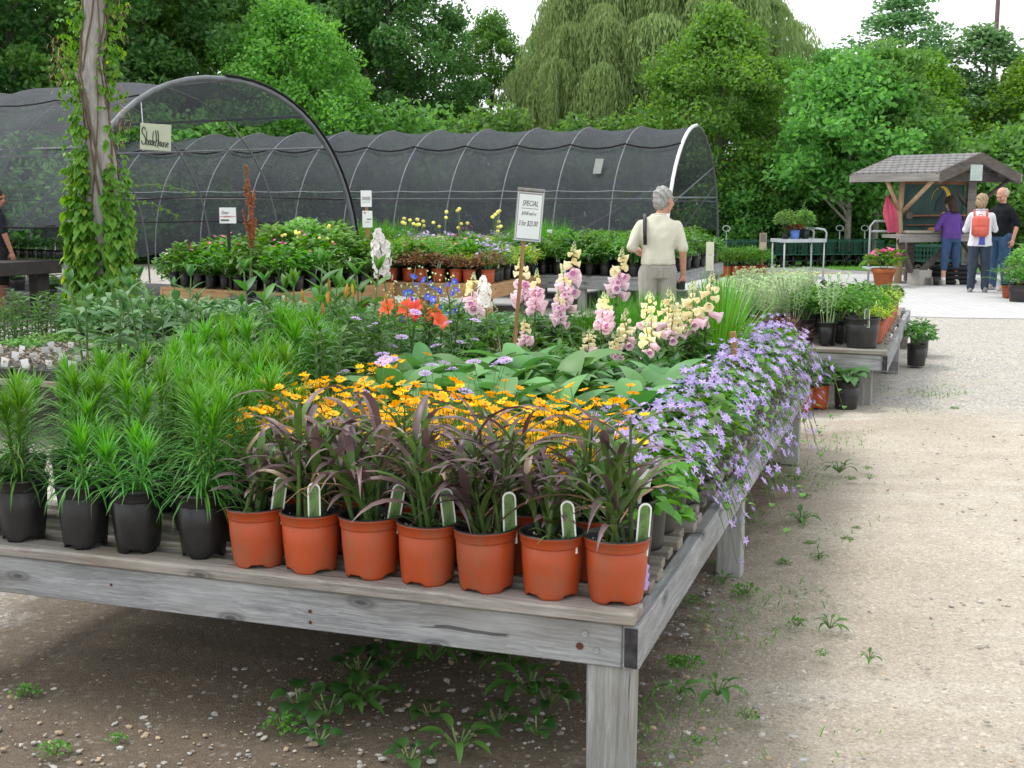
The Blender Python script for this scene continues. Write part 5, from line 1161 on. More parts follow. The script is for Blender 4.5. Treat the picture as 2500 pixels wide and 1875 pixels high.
# ------------------------------------------------------------------ trees
LM('t_bright',(.075,.215,.035),(.18,.40,.08),tr=.44); LM('t_mid',(.075,.20,.05),(.17,.37,.09),tr=.46); LM('t_dark',(.055,.165,.05),(.135,.29,.085),tr=.46)
LM('t_willow',(.18,.29,.10),(.31,.43,.18),tr=.45); LM('t_grey',(.07,.17,.065),(.17,.31,.12),tr=.32); LM('t_yel',(.07,.17,.02),(.16,.30,.035),tr=.35)
M['bark']=plain('tree_bark',(.13,.115,.10),.9,.35,9.,.2,bmp=.4,sc=(3,3,.6)); M['palebark']=plain('pale_bark',(.28,.26,.23),.9,.35,6.,.2,bmp=.4,sc=(2,2,.8))
def leaf_cloud(c,n,L,Wl,up=.5):
    """n rhombic leaves round points c (n,3) with outward normals"""
    d=NP.normal(0,1,(n,3)); d/=np.linalg.norm(d,axis=1)[:,None]; nn=NP.normal(0,.6,(n,3))+np.array([0,0,up]); nn/=np.linalg.norm(nn,axis=1)[:,None]
    a=np.cross(nn,d); a/=np.linalg.norm(a,axis=1)[:,None]+1e-9; b=np.cross(nn,a); l=L*(.6+.8*NP.random(n))[:,None]; w=Wl*(.6+.8*NP.random(n))[:,None]
    Vv=np.stack([c-a*l/2,c-a*l*.05+b*w/2-nn*w*.15,c+a*l/2-nn*l*.12,c-a*l*.05-b*w/2-nn*w*.15],1).reshape(-1,3)
    return Vv,np.arange(4*n).reshape(n,4)
def crown_tree(h,R,z0,ncl,nl,L,mat,shape=1.,seed=0,clr=.85,bark='bark',trunk_r=.16):
    rr=random.Random(seed); g=np.random.default_rng(seed); tr=MB(); tube(tr,[(0,0,-.1),(rr.uniform(-.1,.1),0,h*.25),(rr.uniform(-.25,.25),rr.uniform(-.2,.2),h*.55),(0,0,h*.93)],[trunk_r*1.25,trunk_r,trunk_r*.6,.03],8,0)
    cs=[]
    for k in range(ncl):
        t=(k+.5)/ncl; z=z0+(h-z0)*t; prof=(sin(pi*min(1,.12+.88*t)**shape))**.6*(1-.25*t); a=k*2.4+rr.uniform(-.4,.4); q=R*prof*sqrt(rr.uniform(.22,1.))
        q*=rr.uniform(.8,1.15); cs.append((q*cos(a),q*sin(a),z+rr.uniform(-.3,.3)))
        if k%5==0: tube(tr,[(0,0,max(z0*.6,z-q*.8)),(q*.5*cos(a),q*.5*sin(a),z-q*.25),(q*.9*cos(a),q*.9*sin(a),z)],[.055,.035,.012],5,0,False)
    mb=MB()
    for (x,y,z) in cs:
        s=clr*rr.uniform(.65,1.25); p=g.normal(0,1,(nl,3)); p/=np.linalg.norm(p,axis=1)[:,None]; p*=(g.random(nl)**.45)[:,None]; p=p*np.array([s,s,s*.62])+np.array([x,y,z]); p[:,2]-=.12*((p[:,0]-x)**2+(p[:,1]-y)**2)/s
        Vv,F=leaf_cloud(p,nl,L,L*.62); mb.np_add(Vv,F,0)
    return [('trunk',tr.mesh('trunk',M[bark],True)),('crown',mb.mesh('crown',M[mat]))]
def willow(h,R,seed=3,nf=58,mat='t_willow'):
    """weeping crown: fountains of hanging strands, layer over layer"""
    rr=random.Random(seed); g=np.random.default_rng(seed); tr=MB(); tube(tr,[(0,0,-.1),(.2,0,h*.3),(.1,.1,h*.6),(0,0,h*.9)],[.42,.34,.2,.06],9,0); mb=MB()
    for k in range(nf):
        f=(k+.5)/nf; a=k*2.4+rr.uniform(-.3,.3); q=R*sqrt(f)*rr.uniform(.8,1.1); top=h*(1-.45*f**1.3)*rr.uniform(.82,1.03); cr=rr.uniform(.9,1.5); cx,cy=q*cos(a),q*sin(a)
        if k%2==0: tube(tr,[(0,0,h*.4),(cx*.5,cy*.5,top*.88),(cx,cy,top)],[.10,.06,.02],5,0,False)
        L0=rr.uniform(.35,.6)*top
        for m in range(74):
            aa=rr.uniform(0,6.28); w=cr*sqrt(rr.random()); L=min(L0*rr.uniform(.6,1.15),top-.4); n=max(8,int(L*13)); t=np.linspace(0,1,n); r_t=w*(.15+.85*np.minimum(1,t*3.2)**.6)
            z=top+.25*np.sin(np.minimum(1,t*3.2)*pi*.5)*(1-w/cr)-L*t**1.4-.35*w*np.minimum(1,t*3)
            c=np.stack([cx+r_t*cos(aa),cy+r_t*sin(aa),z],-1)+g.normal(0,.04,(n,3))
            d=np.stack([g.normal(0,.35,n),g.normal(0,.35,n),-np.ones(n)],-1); d/=np.linalg.norm(d,axis=1)[:,None]; s_=np.cross(d,g.normal(0,1,(n,3))); s_/=np.linalg.norm(s_,axis=1)[:,None]
            l=.23*(.7+.6*g.random(n))[:,None]; wv=.055*(.7+.6*g.random(n))[:,None]
            mb.np_add(np.stack([c,c+d*l*.5+s_*wv/2,c+d*l,c+d*l*.5-s_*wv/2],1).reshape(-1,3),np.arange(4*n).reshape(n,4),0)
    return [('trunk',tr.mesh('trunk',M['bark'],True)),('crown',mb.mesh('crown',M[mat]))]
TR={'bright':[crown_tree(9.,3.6,1.0,115,330,.165,'t_bright',1.,s) for s in (1,2)],'mid':[crown_tree(11.,4.,1.2,130,320,.175,'t_mid',1.,s) for s in (3,4)],
    'dark':[crown_tree(13.,4.2,1.0,145,320,.18,'t_dark',.9,s) for s in (5,6)],'grey':[crown_tree(10.,2.6,1.4,80,190,.19,'t_grey',1.15,7,.75,'palebark',.12)],'yel':[crown_tree(9.,3.2,.8,100,200,.19,'t_yel',1.,8)],
    'maple':[crown_tree(8.6,3.9,.9,130,340,.17,'t_bright',.95,9,.95)],'willow':[willow(13.,5.4),willow(9.5,4.2,5,30)],
    'shrub':[crown_tree(3.2,1.9,.25,40,190,.16,'t_mid',1.,s,.7,'bark',.05) for s in (11,12)],'fork':[crown_tree(6.2,2.5,2.1,70,200,.19,'t_mid',1.,21,.75,'palebark',.09)],'tall':[crown_tree(13.,2.7,2.,85,190,.2,'t_grey',1.1,14,.8,'palebark',.13)]}
def tree(key,px,y,s,label,name='leafy_tree',cat='tree',rz=None,group=None,sz=None,i=None,z=0.):
    pr=TR[key][RND.randrange(len(TR[key])) if i is None else i]; t=thing(name,label,cat,(X(px,y),y,z),r_(0,6.28) if rz is None else rz,group,(s,s,sz or s))
    for nm,me in pr: ob(nm,me,t)
    return t
tree('bright',720,36.5,.80,'bright green rounded tree rising behind the left shade house arch',i=0,rz=.4)
tree('bright',500,40,1.05,'bright green tree left of the rounded one, behind the left shade house',i=1)
tree('dark',955,43,.9,'tall dark green tree left of the weeping willow',i=0,rz=1.); tree('dark',830,45,1.05,'tall dark tree behind the bright rounded tree',i=1)
tree('dark',360,38,1.0,'dark tree in the gap right of the vine covered trunk',i=1,rz=3.); tree('mid',60,36,1.15,'mid green tree at the left picture edge behind the shade house roof',i=0); tree('dark',-140,37,1.05,'dark tree at the far left beyond the picture edge'); tree('mid',210,43,1.2,'mid green tree behind the vine covered trunk',i=1)
tree('willow',1600,44,.9,'large weeping willow, the taller one behind on the right',name='weeping_willow',rz=2.1,i=0,sz=1.); tree('willow',1478,41,.76,'weeping willow with pale hanging strands left of the taller willow',name='weeping_willow',rz=.3,i=1,sz=1.02)
tree('maple',1745,35.0,.76,'bright maple right behind the open end of the long shade house',rz=1.1); tree('bright',1905,40,.70,'bright green tree right of the maple',i=1,sz=.64)
tree('mid',2010,42,.70,'mid green tree in the low part of the treeline',sz=.57); tree('tall',2175,39,.85,'tall grey green tree with airy top above the kiosk',sz=.60,rz=.5); tree('bright',2130,36.5,.70,'bright tree behind the forked pale trunks left of the kiosk',i=0,rz=2.,sz=.60); tree('yel',2230,36,.62,'yellow green tree right behind the kiosk roof')
tree('grey',2375,38,.98,'grey green tree below the tall pole',sz=.66); tree('yel',2490,36,.62,'yellow green tree at the right picture edge'); tree('mid',2600,38,.55,'mid green tree beyond the right picture edge',i=1); tree('mid',2330,44,.50,'mid green tree behind the grey green one')
tree('dark',1560,50,.75,'dark tree between the two willows'); tree('dark',1930,50,.48,'dark tree at the back behind the maple'); tree('dark',2120,49,.45,'dark tree at the back above the wagons'); tree('dark',620,50,1.05,'dark tree at the back of the left wood'); tree('dark',810,49,.95,'dark tree at the back between the rounded tree and the willow'); tree('mid',1200,47,.62,'loose green tree in the notch beside the willow with sky through it',sz=.74); tree('dark',2420,49,.44,'dark tree at the back on the right')
for i,(px,y,s) in enumerate(((1790,33.5,.75),(1880,34.5,.9),(1960,34,.8),(2060,35,.95),(2150,34.5,.9),(2250,35.5,1.),(2350,34,1.),(2440,33,1.05),(2530,33,1.1),(1000,36,1.2),(800,36,1.2),(1180,37,1.3),(1400,37,1.2),(1560,36,1.2),(600,34,1.1),(420,33,1.1),(250,33,1.2),(80,32,1.2),(-80,33,1.2))):
    tree('shrub',px,y,s,['low shrub in the dark undergrowth behind the wagons and kiosk','low shrub in the undergrowth behind the shade houses'][i>8],name='shrub',cat='shrub',group=['undergrowth behind the wagons','undergrowth behind the shade houses'][i>8])
tree('fork',2062,31.6,.86,'pale trunked tree left of the kiosk, left one of the two',sz=.82); tree('fork',2128,32.2,.8,'pale trunked tree close behind the kiosk post',rz=2.,sz=.86)
# green filling inside and behind the left shade house
for i in range(34):
    a,b=r_(1.,13),r_(1.6,5.6); p=F1+ax1*a+hp1*b
    potted('potted_perennial','leafy green plant in the shaded crowd inside the left shade house',['bush_mid','fern','bush_fresh','astilbe'][i%4],'wide',p,'plants inside the left shade house',None,2.6)
M['p_light']=M['pipe']
t=thing('light_pole','thin dark lamp pole against the white sky at top right','pole',(X(2396,46),46,0)); mb=MB(); tube(mb,[(0,0,0),(.0,0,12)],[.10,.075],10,0); tube(mb,[(0,0,11.9),(-.5,0,12.1),(-1.,0,12.1)],.05,6,0); mb.obj('pole',plain('bronze_pole',(.12,.07,.07),.6),t,True)
mb=MB(); bbox(mb,-1.5,-.9,-.15,.15,12.03,12.2,.03); mb.obj('lamp_head',M['black'],t)

# ------------------------------------------------------------------ kiosk
KY=24.2; PA=Vector((X(2190,KY),KY,0)); PB=Vector((X(2357,24.95),24.95,0)); e2=Vector((cos(radians(35)),sin(radians(35)),0)); e1=Vector((-e2.y,e2.x,0)); K0=Vector((X(2264,23.2),23.2,0))
M['kdark']=plain('aged_dark_timber',(.11,.095,.085),.85,.35,4,.2,sc=(1,1,4)); M['kgrey']=plain('grey_fascia',(.25,.235,.22),.85,.3,3,.2,sc=(.4,.4,4)); M['klight']=plain('peeled_log',(.46,.32,.20),.8,.2,8,.2)
def shingle():
    m,nt,bs,_=newmat('grey_shingles'); tc=nt.nodes.new('ShaderNodeTexCoord'); b=nt.nodes.new('ShaderNodeTexBrick'); nt.links.new(tc.outputs['UV'],b.inputs[0]); b.inputs['Scale'].default_value=1; b.inputs['Brick Width'].default_value=.16; b.inputs['Row Height'].default_value=.12; b.inputs['Mortar Size'].default_value=.012
    b.inputs['Color1'].default_value=(.24,.23,.225,1); b.inputs['Color2'].default_value=(.17,.165,.165,1); b.inputs['Mortar'].default_value=(.06,.06,.06,1); nt.links.new(b.outputs[0],bs.inputs['Base Color']); bs.inputs['Roughness'].default_value=.9; bump(nt,bs,b.outputs['Fac'],-.6,.02); return m
K=thing('kiosk','open timber kiosk with shingled gable roof and crescent moon panel','kiosk',tuple(PA)); rel=lambda p: p-PA
La,Wg=1.72,2.50; ze,zr=2.11,2.48
def KP(a,b,z): p=K0+e1*a+e2*b; return Vector((p.x,p.y,z))-PA
mb=MB(); 
for sgn in (0,1):
    b0,b1=(0,Wg/2) if not sgn else (Wg,Wg/2); n=7
    for k in range(n):
        f0,f1=k/n,(k+1)/n; q=[]
        for (a,f,dz) in ((-.12,f0-.02,.012),(La+.12,f0-.02,.012),(La+.12,f1,0),(-.12,f1,0)): q.append(KP(a,b0+(b1-b0)*f,ze+(zr-ze)*f+dz+.03))
        qs=[tuple(x) for x in q]+[tuple(x-Vector((0,0,.03))) for x in q]; mb.add(qs,[(0,1,2,3) if not sgn else (3,2,1,0),(7,6,5,4),(0,4,5,1),(1,5,6,2),(2,6,7,3),(3,7,4,0)],0)
ro=mb.obj('roof',shingle(),K); uv=ro.data.uv_layers.new(name='UVMap')
for l in ro.data.loops:
    co_=ro.data.vertices[l.vertex_index].co+PA-K0; uv.data[l.index].uv=(co_.dot(e1),co_.dot(e2))
for a0,a1,nm in ((-.14,-.14,'gable_board'),(La+.14,La+.14,'gable_board')):
    mb=MB(); beam(mb,KP(a0,-.06,ze-.09),KP(a0,Wg/2,zr-.07),.05,.20); beam(mb,KP(a0,Wg+.06,ze-.09),KP(a0,Wg/2,zr-.07),.05,.20); mb.obj(nm,M['kdark'],K)
for b in (-.06,Wg+.06): mb=MB(); beam(mb,KP(-.17,b,ze-.07),KP(La+.17,b,ze-.07),.045,.15); mb.obj('fascia',M['kgrey'],K)
mb=MB(); beam(mb,KP(-.05,Wg/2,zr-.12),KP(La,Wg/2,zr-.12),.12,.16); beam(mb,KP(.3,.1,ze-.06),KP(.3,Wg-.1,ze-.06),.10,.16); beam(mb,KP(La-.3,.1,ze-.06),KP(La-.3,Wg-.1,ze-.06),.1,.16); mb.obj('roof_beam',M['kdark'],K)
mb=MB(); tube(mb,[rel(PA)+Vector((0,0,-.05)),(.02,0,.7),(-.02,.02,1.3),(.01,0,2.12)],[.075,.07,.062,.06],9,0); mb.obj('post',M['klight'],K,True)
mb=MB(); q=rel(PB); beam(mb,q+Vector((0,0,-.05)),q+Vector((0,0,2.2)),.17,.17); mb.obj('post',M['kgrey'],K)
q2=rel(PA)+Vector((.45,.75,0)); mb=MB(); beam(mb,q2,q2+Vector((0,0,2.15)),.15,.15); mb.obj('post',M['kdark'],K)
for a,b,m in (((.03,0,1.38),KP(.02,.05,2.0),'klight'),((-.03,0,1.42),KP(1.1,.05,2.02),'klight'),(tuple(q+Vector((.05,0,1.45))),KP(.05,2.55,2.05),'kdark'),(tuple(q+Vector((.02,0,1.4))),KP(.9,1.6,2.1),'kdark')):
    mb=MB(); tube(mb,[a,b],.042,8,0); mb.obj('brace',M[m],K,True)
ab=(PB-PA).normalized(); nb=Vector((ab.y,-ab.x,0))   # towards the viewer
def KQ(s,d,z): return ab*s+nb*d+Vector((0,0,z))
Ls=(PB-PA).length
def kbox(mb,s0,s1,d0,d1,z0,z1,mi=0):
    vs=[tuple(KQ(s,d,z)) for z in (z0,z1) for s,d in ((s0,d0),(s1,d0),(s1,d1),(s0,d1))]; mb.add(vs,BOXF,mi)
mb=MB(); kbox(mb,.12,Ls-.12,-.10,-.06,.98,2.0); M['kgreen']=plain('dark_green_panel',(.035,.085,.075),.7,.25,3); mb.obj('back_panel',M['kgreen'],K)
mb=MB(); kbox(mb,.12,Ls-.12,-.055,-.03,1.92,2.02); kbox(mb,.2,Ls-.2,-.055,.12,1.30,1.33); kbox(mb,.2,Ls-.2,-.055,.02,1.12,1.14); mb.obj('shelf',plain('reddish_shelf',(.26,.12,.06),.8,.3,6),K)
mb=MB(); c=KQ(Ls*.60,-.052,1.60); n=20
ci=[];co_=[]
for i in range(n+1):
    a=-1.25+2.75*i/n; co_.append((.26*cos(a),.29*sin(a))); ci.append((-.075+.25*cos(a)*.92,.27*sin(a)*1.0))
vs=[tuple(c+ab*x+Vector((0,0,z))) for x,z in co_]+[tuple(c+ab*x+Vector((0,0,z))) for x,z in ci]; mb.add(vs,[(i,i+1,n+2+i,n+1+i) for i in range(n)],0)
tube(mb,[tuple(c+ab*(-.26*cos(t))+Vector((0,0,.27*sin(t)))) for t in [(.1+1.1*i/6) for i in range(7)]],.008,4,0)
mb.obj('crescent_emblem',plain('yellow_paint',(.72,.42,.03),.6,.12,6),K)
mb=MB(); vs=[tuple(c+ab*x+nb*.006+Vector((0,0,z))) for x,z in ((-.17,-.2),(-.10,.02),(-.02,.10),(.05,.20),(.10,.04),(.16,-.12),(.17,-.22))]; mb.add(vs,[tuple(range(7))[::-1]]); mb.obj('emblem_figure',plain('dark_figure',(.02,.045,.05),.7),K)
mb=MB(); kbox(mb,-.55,Ls+.15,.12,.62,.90,.96); kbox(mb,-.55,Ls+.15,.60,.64,.82,.90); mb.obj('counter',M['kgrey'],K)
for a,b in (((-.45,.5,.86),(-.05,.4,.25)),((.95,.5,.86),(.1,.45,.2)),((Ls+.1,.5,.86),(Ls-.5,.45,.2)),((Ls*.62,.5,.86),(Ls+.05,.45,.2))):
    mb=MB(); beam(mb,KQ(*a),KQ(*b),.09,.09); mb.obj('trestle_leg',M['kdark'],K)
mb=MB()
for s,w,z in ((-.02,.30,.28),(.1,.45,.14)): kbox(mb,s,s+w,.28,.62,0 if z<.2 else .0,z)
o=mb.obj('concrete_footing',M['concrete'],K)
mb=MB(); kbox(mb,Ls*.58-.15,Ls*.58+.15,.9,.915,1.98,2.28); o=mb.obj('hanging_notice',plain('pale_green_board',(.42,.50,.46),.7,.15,8),K); o.location=KP(-.18,1.05,0)-KQ(Ls*.58,.9,0)+Vector((0,0,.0))
mb=MB(); pts=[KQ(.1,.2,1.3)+Vector((0,0,.0)),KQ(.16,.2,1.28),KQ(.18,.2,1.2)]; sphere(mb,tuple(KQ(.12,.12,1.32)),.075,8,6,0,(1,.7,1.1)); mb.obj('dark_knot',M['kdark'],K)
# things on and round the kiosk
def on(s,d,z): return PA+KQ(s,d,z)
p=on(.55,.34,.962); t=thing('straw_hat','brown straw hat lying on the kiosk counter','hat',tuple(p)); mb=MB(); lathe(mb,[(.25,0),(.24,.012),(.15,.02),(.135,.08),(.10,.125),(.02,.135)],18,0,capt=True); mb.obj('hat',plain('straw',(.42,.20,.07),.9,.3,40),t,True)
p=on(.20,.30,.962); t=thing('sack','flat grey sack on the left of the kiosk counter','sack',tuple(p)); mb=MB(); bbox(mb,-.28,.45,-.15,.15,0,.07,.03); mb.obj('sack',plain('grey_burlap',(.34,.32,.25),.9,.2,30),t,True)
p=on(.95,.36,.962); t=thing('paper_sheet','white paper propped up on the kiosk counter','paper',tuple(p),.3); mb=MB(); beam(mb,(0,0,0),(.05,.08,.27),.24,.004,0,0); mb.obj('paper',M['paper'],t)
p=on(.8,.45,.962); t=thing('black_tray','low black box on the counter beside the straw hat','box',tuple(p),.4); mb=MB(); bbox(mb,-.22,.3,-.12,.12,0,.06,.01); mb.obj('box',M['black'],t)
p=on(.6,.55,.962); t=thing('white_cup','small white cup at the front edge of the kiosk counter','cup',tuple(p)); mb=MB(); lathe(mb,[(.03,0),(.04,.07),(.036,.07),(.028,.01)],12,0,capb=True); mb.obj('cup',M['white'],t,True)
# pink cloth hanging from brace
t=thing('pink_cloth','pink cloth hanging from the left brace of the kiosk','cloth',tuple(PA+Vector((-.22,-.05,0)))); mb=MB(); n=9; vs=[]
for i in range(12):
    f=i/11; z=1.72-.72*f; w=.02+.15*min(1,f*2.2)*(1-.45*f); cx=-.08+.16*f
    for j in range(n): u=j/(n-1)-.5; vs.append((cx+u*w*2,.03*sin(j*2.2+f*2)*(1-.3*f)-.02,z-.05*abs(u)))
mb.add(vs,[(i*n+j,i*n+j+1,(i+1)*n+j+1,(i+1)*n+j) for i in range(11) for j in range(n-1)]); mb.obj('cloth',plain('pink_fabric',(.55,.09,.15),.9,.2,6),t,True)
# stacked black trays / tyres, flower pot
for i in range(4):
    p=on(.85,.55,.05+.085*i); t=thing('hose_coil','black hose coil in the stack under the kiosk counter, '+['bottom','second','third','top'][i]+' one','hose coil',(p.x+r_(-.03,.03),p.y,p.z),0,'black hose coils under the kiosk'); mb=MB(); tube(mb,[(.42*cos(a*.349),.30*sin(a*.349),0) for a in range(19)],.045,8,0); mb.obj('coil',M['rubber'],t,True)
p=on(.05,.45,0); t=thing('dark_bucket','small dark bucket by the concrete footing of the kiosk','bucket',tuple(on(.28,.75,0))); mb=MB(); lathe(mb,[(.05,0),(.065,.15),(.06,.15),(.045,.01)],14,0,capb=True); mb.obj('bucket',M['black'],t,True)
fy=23.35; mb=MB(); lathe(mb,[(.145,0),(.15,.01),(.20,.26),(.225,.262),(.23,.33),(.205,.335),(.20,.27)],24,0,capb=True)
t=thing('flower_pot','terracotta pot of magenta flowers beside the kiosk','flower pot',(X(2155,fy),fy,0)); mb.obj('pot',M['terracotta'],t,True); mb=MB(); lathe(mb,[(.001,.28),(.2,.275)],16,0); mb.obj('soil',M['soil'],t)
for nm,me in VAR['pinkflower'][0]: ob(nm,me,t,(0,0,.27),None,1.7)
for k,(dx,dy) in enumerate(((.18,.0),(-.22,.1))): ob('foliage',VAR['lime'][k][0][1],t,(dx,dy,.36),None,.8)
# cart handle behind
t=thing('grey_trolley','grey metal trolley rail behind the left end of the kiosk counter','trolley',tuple(on(-.05,-.5,0))); mb=MB(); tube(mb,[(-.2,0,0),(-.2,0,1.1),(-.12,0,1.2),(.4,0,1.2),(.45,0,1.1),(.45,0,0)],.022,8,0); tube(mb,[(-.2,0,1.0),(.45,0,1.0)],.02,8,0); mb.obj('rail',M['cart'],t,True)
mb=MB(); bbox(mb,-.25,.5,-.3,.3,.25,.29,.01); mb.obj('deck',M['cart'],t)

# ------------------------------------------------------------------ wagons
def wagon_parts():
    b=MB(); w,l,h0,h1=.55,1.1,.30,.62
    for z in (h0,h1): 
        for p,q in (((-l/2,-w/2,z),(l/2,-w/2,z)),((l/2,-w/2,z),(l/2,w/2,z)),((l/2,w/2,z),(-l/2,w/2,z)),((-l/2,w/2,z),(-l/2,-w/2,z))): beam(b,p,q,.022,.022)
    for i in range(15):
        x=-l/2+l*i/14
        for y in (-w/2,w/2): beam(b,(x,y,h0),(x,y,h1),.008,.008)
    for i in range(8):
        y=-w/2+w*i/7
        for x in (-l/2,l/2): beam(b,(x,y,h0),(x,y,h1),.008,.008)
    for z in (.41,.52):
        for y in (-w/2,w/2): beam(b,(-l/2,y,z),(l/2,y,z),.007,.007)
    box(b,-l/2,l/2,-w/2,w/2,h0-.01,h0-.003); beam(b,(-.36,-w/2,.14),(-.36,w/2,.14),.03,.03); beam(b,(.36,-w/2,.14),(.36,w/2,.14),.03,.03); beam(b,(-.36,0,.14),(-.36,0,.3),.04,.04); beam(b,(.36,0,.14),(.36,0,.3),.04,.04)
    wh=MB(); tube(wh,[(.105*cos(a*.3927),0,.105*sin(a*.3927)) for a in range(17)],.035,8,0); hb=MB(); lathe(hb,[(.001,-.03),(.05,-.03),(.075,-.02),(.075,.02),(.05,.03),(.001,.03)],12,0,M=Matrix.Rotation(pi/2,4,'X'))
    hd=MB(); tube(hd,[(l/2,0,.2),(l/2+.12,0,.62),(l/2+.16,0,.82)],.014,6,0); tube(hd,[(l/2+.16+.02*sin(a*.5236),.09*cos(a*.5236),.9+.07*sin(a*.5236)) for a in range(13)],.013,6,0)
    return b.mesh('wagon_body',M['wagon']),wh.mesh('wagon_tyre',M['rubber'],True),hb.mesh('wagon_hub',M['hub'],True),hd.mesh('wagon_handle',M['cart'])
WG=wagon_parts()
def wagon(px,y,rz,label,group='green garden wagons',handle=False):
    t=thing('garden_wagon',label,'garden wagon',(X(px,y),y,0),rz,group); ob('body',WG[0],t)
    if handle: ob('handle',WG[3],t)
    for sx in (-.36,.36):
        for sy in (-.31,.31):
            w=ob('wheel',WG[1],t,(sx,sy,.142)); ob('hub',WG[2],w)
    return t
for i in range(12): wagon(1775+31*i,30.2+.05*i,radians(82)+r_(-.06,.06),f'green mesh sided garden wagon in the parked row, {ORD[i+1]} from the left',handle=i in (0,9,11))
for i,(px,y,a) in enumerate(((2235,27.3,.2),(2290,27.0,.1),(2345,27.4,.3))): wagon(px,y,a,f'green garden wagon seen under the kiosk counter, {ORD[i+1]} from the left')
mb=MB()
for k in range(2600): x,y=r_(5.5,13),r_(28.,33); x=x; blade(mb,(x,y,0),r_(0,6.28),r_(.06,.14),.012,r_(.6,1.4),.7,2,0)
sheet('lawn',[(8.6,27.75),(12,28.05),(12,33),(6.9,33),(7.6,29)],.004,plain('lawn_turf',(.08,.20,.03),.95,.4,3,.1))
tag(mb.obj('grass',M['l_grass']),'bright lawn grass behind the kiosk','grass',kind='stuff')

# ------------------------------------------------------------------ grey plant trolley
cy=23.6; t=thing('plant_trolley','tall grey metal plant trolley standing on the pavement','trolley',(X(1945,cy),cy,0),radians(14)); L2,W_=.43,.27
mb=MB(); box(mb,-L2,L2,-W_,W_,.84,.875); box(mb,-L2-.012,L2+.012,-W_-.012,-W_,.825,.89); box(mb,-L2-.012,L2+.012,W_,W_+.012,.825,.89); box(mb,-L2-.012,-L2,-W_,W_,.825,.89); box(mb,L2,L2+.012,-W_,W_,.825,.89); mb.obj('top_shelf',M['cart'],t)
mb=MB(); box(mb,-L2,L2,-W_,W_,.13,.16); box(mb,-L2,L2,-W_-.012,-W_,.12,.18); mb.obj('lower_shelf',M['cart'],t)
for sx in (-1,1):
    for sy in (-1,1):
        mb=MB(); x=sx*(L2-.02); y=sy*(W_-.02)
        tube(mb,[(x,y,.05),(x,y,.86)],.016,8,0); mb.obj('leg',M['cart'],t,True); mb=MB(); lathe(mb,[(.001,-.015),(.05,-.015),(.05,.015),(.001,.015)],12,0,M=Matrix.Translation((x,y,.05))@Matrix.Rotation(pi/2,4,'X')); mb.obj('caster',M['rubber'],t,True)
mb=MB(); hp_=[(L2-.02,-W_+.02,.86),(L2+.03,-W_+.02,1.0),(L2-.02,-W_+.02,1.08),(L2-.12,-W_+.02,1.10)]
tube(mb,[(L2+.01,-W_+.02,.86),(L2+.02,-W_+.02,1.0),(L2-.02,-W_+.02,1.06),(L2-.14,-W_+.02,1.08),(L2-.14,W_-.02,1.08),(L2-.02,W_-.02,1.06),(L2+.02,W_-.02,1.0),(L2+.01,W_-.02,.86)],.02,8,0); mb.obj('handle',M['cart'],t,True)
for i,(dx,dy,kk,pt,l,s) in enumerate(((-.30,-.05,'tallbush','small','leafy plant in a small black pot on the left of the plant trolley',.95),(-.14,-.12,'redleaf','blue','dark red leaved plant in a blue pot on the plant trolley',1.2),(.10,-.08,'milkweed','black','tall leafy plant in a black pot on the right of the plant trolley',1.0),(.02,.10,'lime','black','lime leaved plant behind the blue pot on the plant trolley',1.2),(.16,.1,'tallbush','small','bushy tall plant at the back of the plant trolley',.9))):
    p=Vector((X(1945,cy),cy,.877))+Matrix.Rotation(radians(14),3,'Z')@Vector((dx,dy,0)); potted('potted_perennial',l,kk,pt,tuple(p),'plants on the trolley',None,s*.82)
# pots at the right picture edge
for i,(px,y,kk,pt,l,s) in enumerate(((2462,20.6,'fern','orange','ferny plant in an orange pot at the right picture edge',1.7),(2487,19.9,'bush_mid','wide','plant in a black pot in front, at the right picture edge',1.5),(2520,19.9,'bush_fresh','wide','black pot cut by the right picture edge',1.5),(2500,20.6,'tallbush','orange','bushy plant in an orange pot at the right picture edge',1.15),(2540,20.8,'whitemound','orange','white flowered plant beyond the right picture edge',1.8),(2490,21.4,'pinkmound','orange','pinkish plant behind the pots at the right picture edge',1.9),(2530,21.5,'tallbush','orange','tall bushy plant behind the pots at the right picture edge',1.4))):
    potted('potted_perennial',l,kk,pt,(X(px,y),y,-.002),None,None,s,1.15)
# dark bench inside the left shade house
bq=F1+ax1*.9+hp1*.4
t=thing('dark_bench','dark bench with a row of white tags inside the left shade house','bench',tuple(F1+ax1*.75+hp1*.55),atan2(ax1.y,ax1.x)); mb=MB(); bbox(mb,0,5.,0,1.5,.62,.80,.01); mb.obj('bench_top',M['dkwood_u'],t)
for x in (.15,2.3,4.6):
    for y in (.1,1.3): mb=MB(); bbox(mb,x,x+.2,y,y+.2,0,.62,.01); mb.obj('leg',M['dkwood_u'],t)
for i in range(22):
    p=F1+ax1*(.95+.2*i)+hp1*.66; potted('potted_perennial','small shaded pot with a pale tag on the dark bench inside the left shade house','bush_dark','small',(p.x,p.y,.801),'pots on the dark bench',None,.9,1.,'strip' if i%1==0 else None,-pi/2-.6,.055)
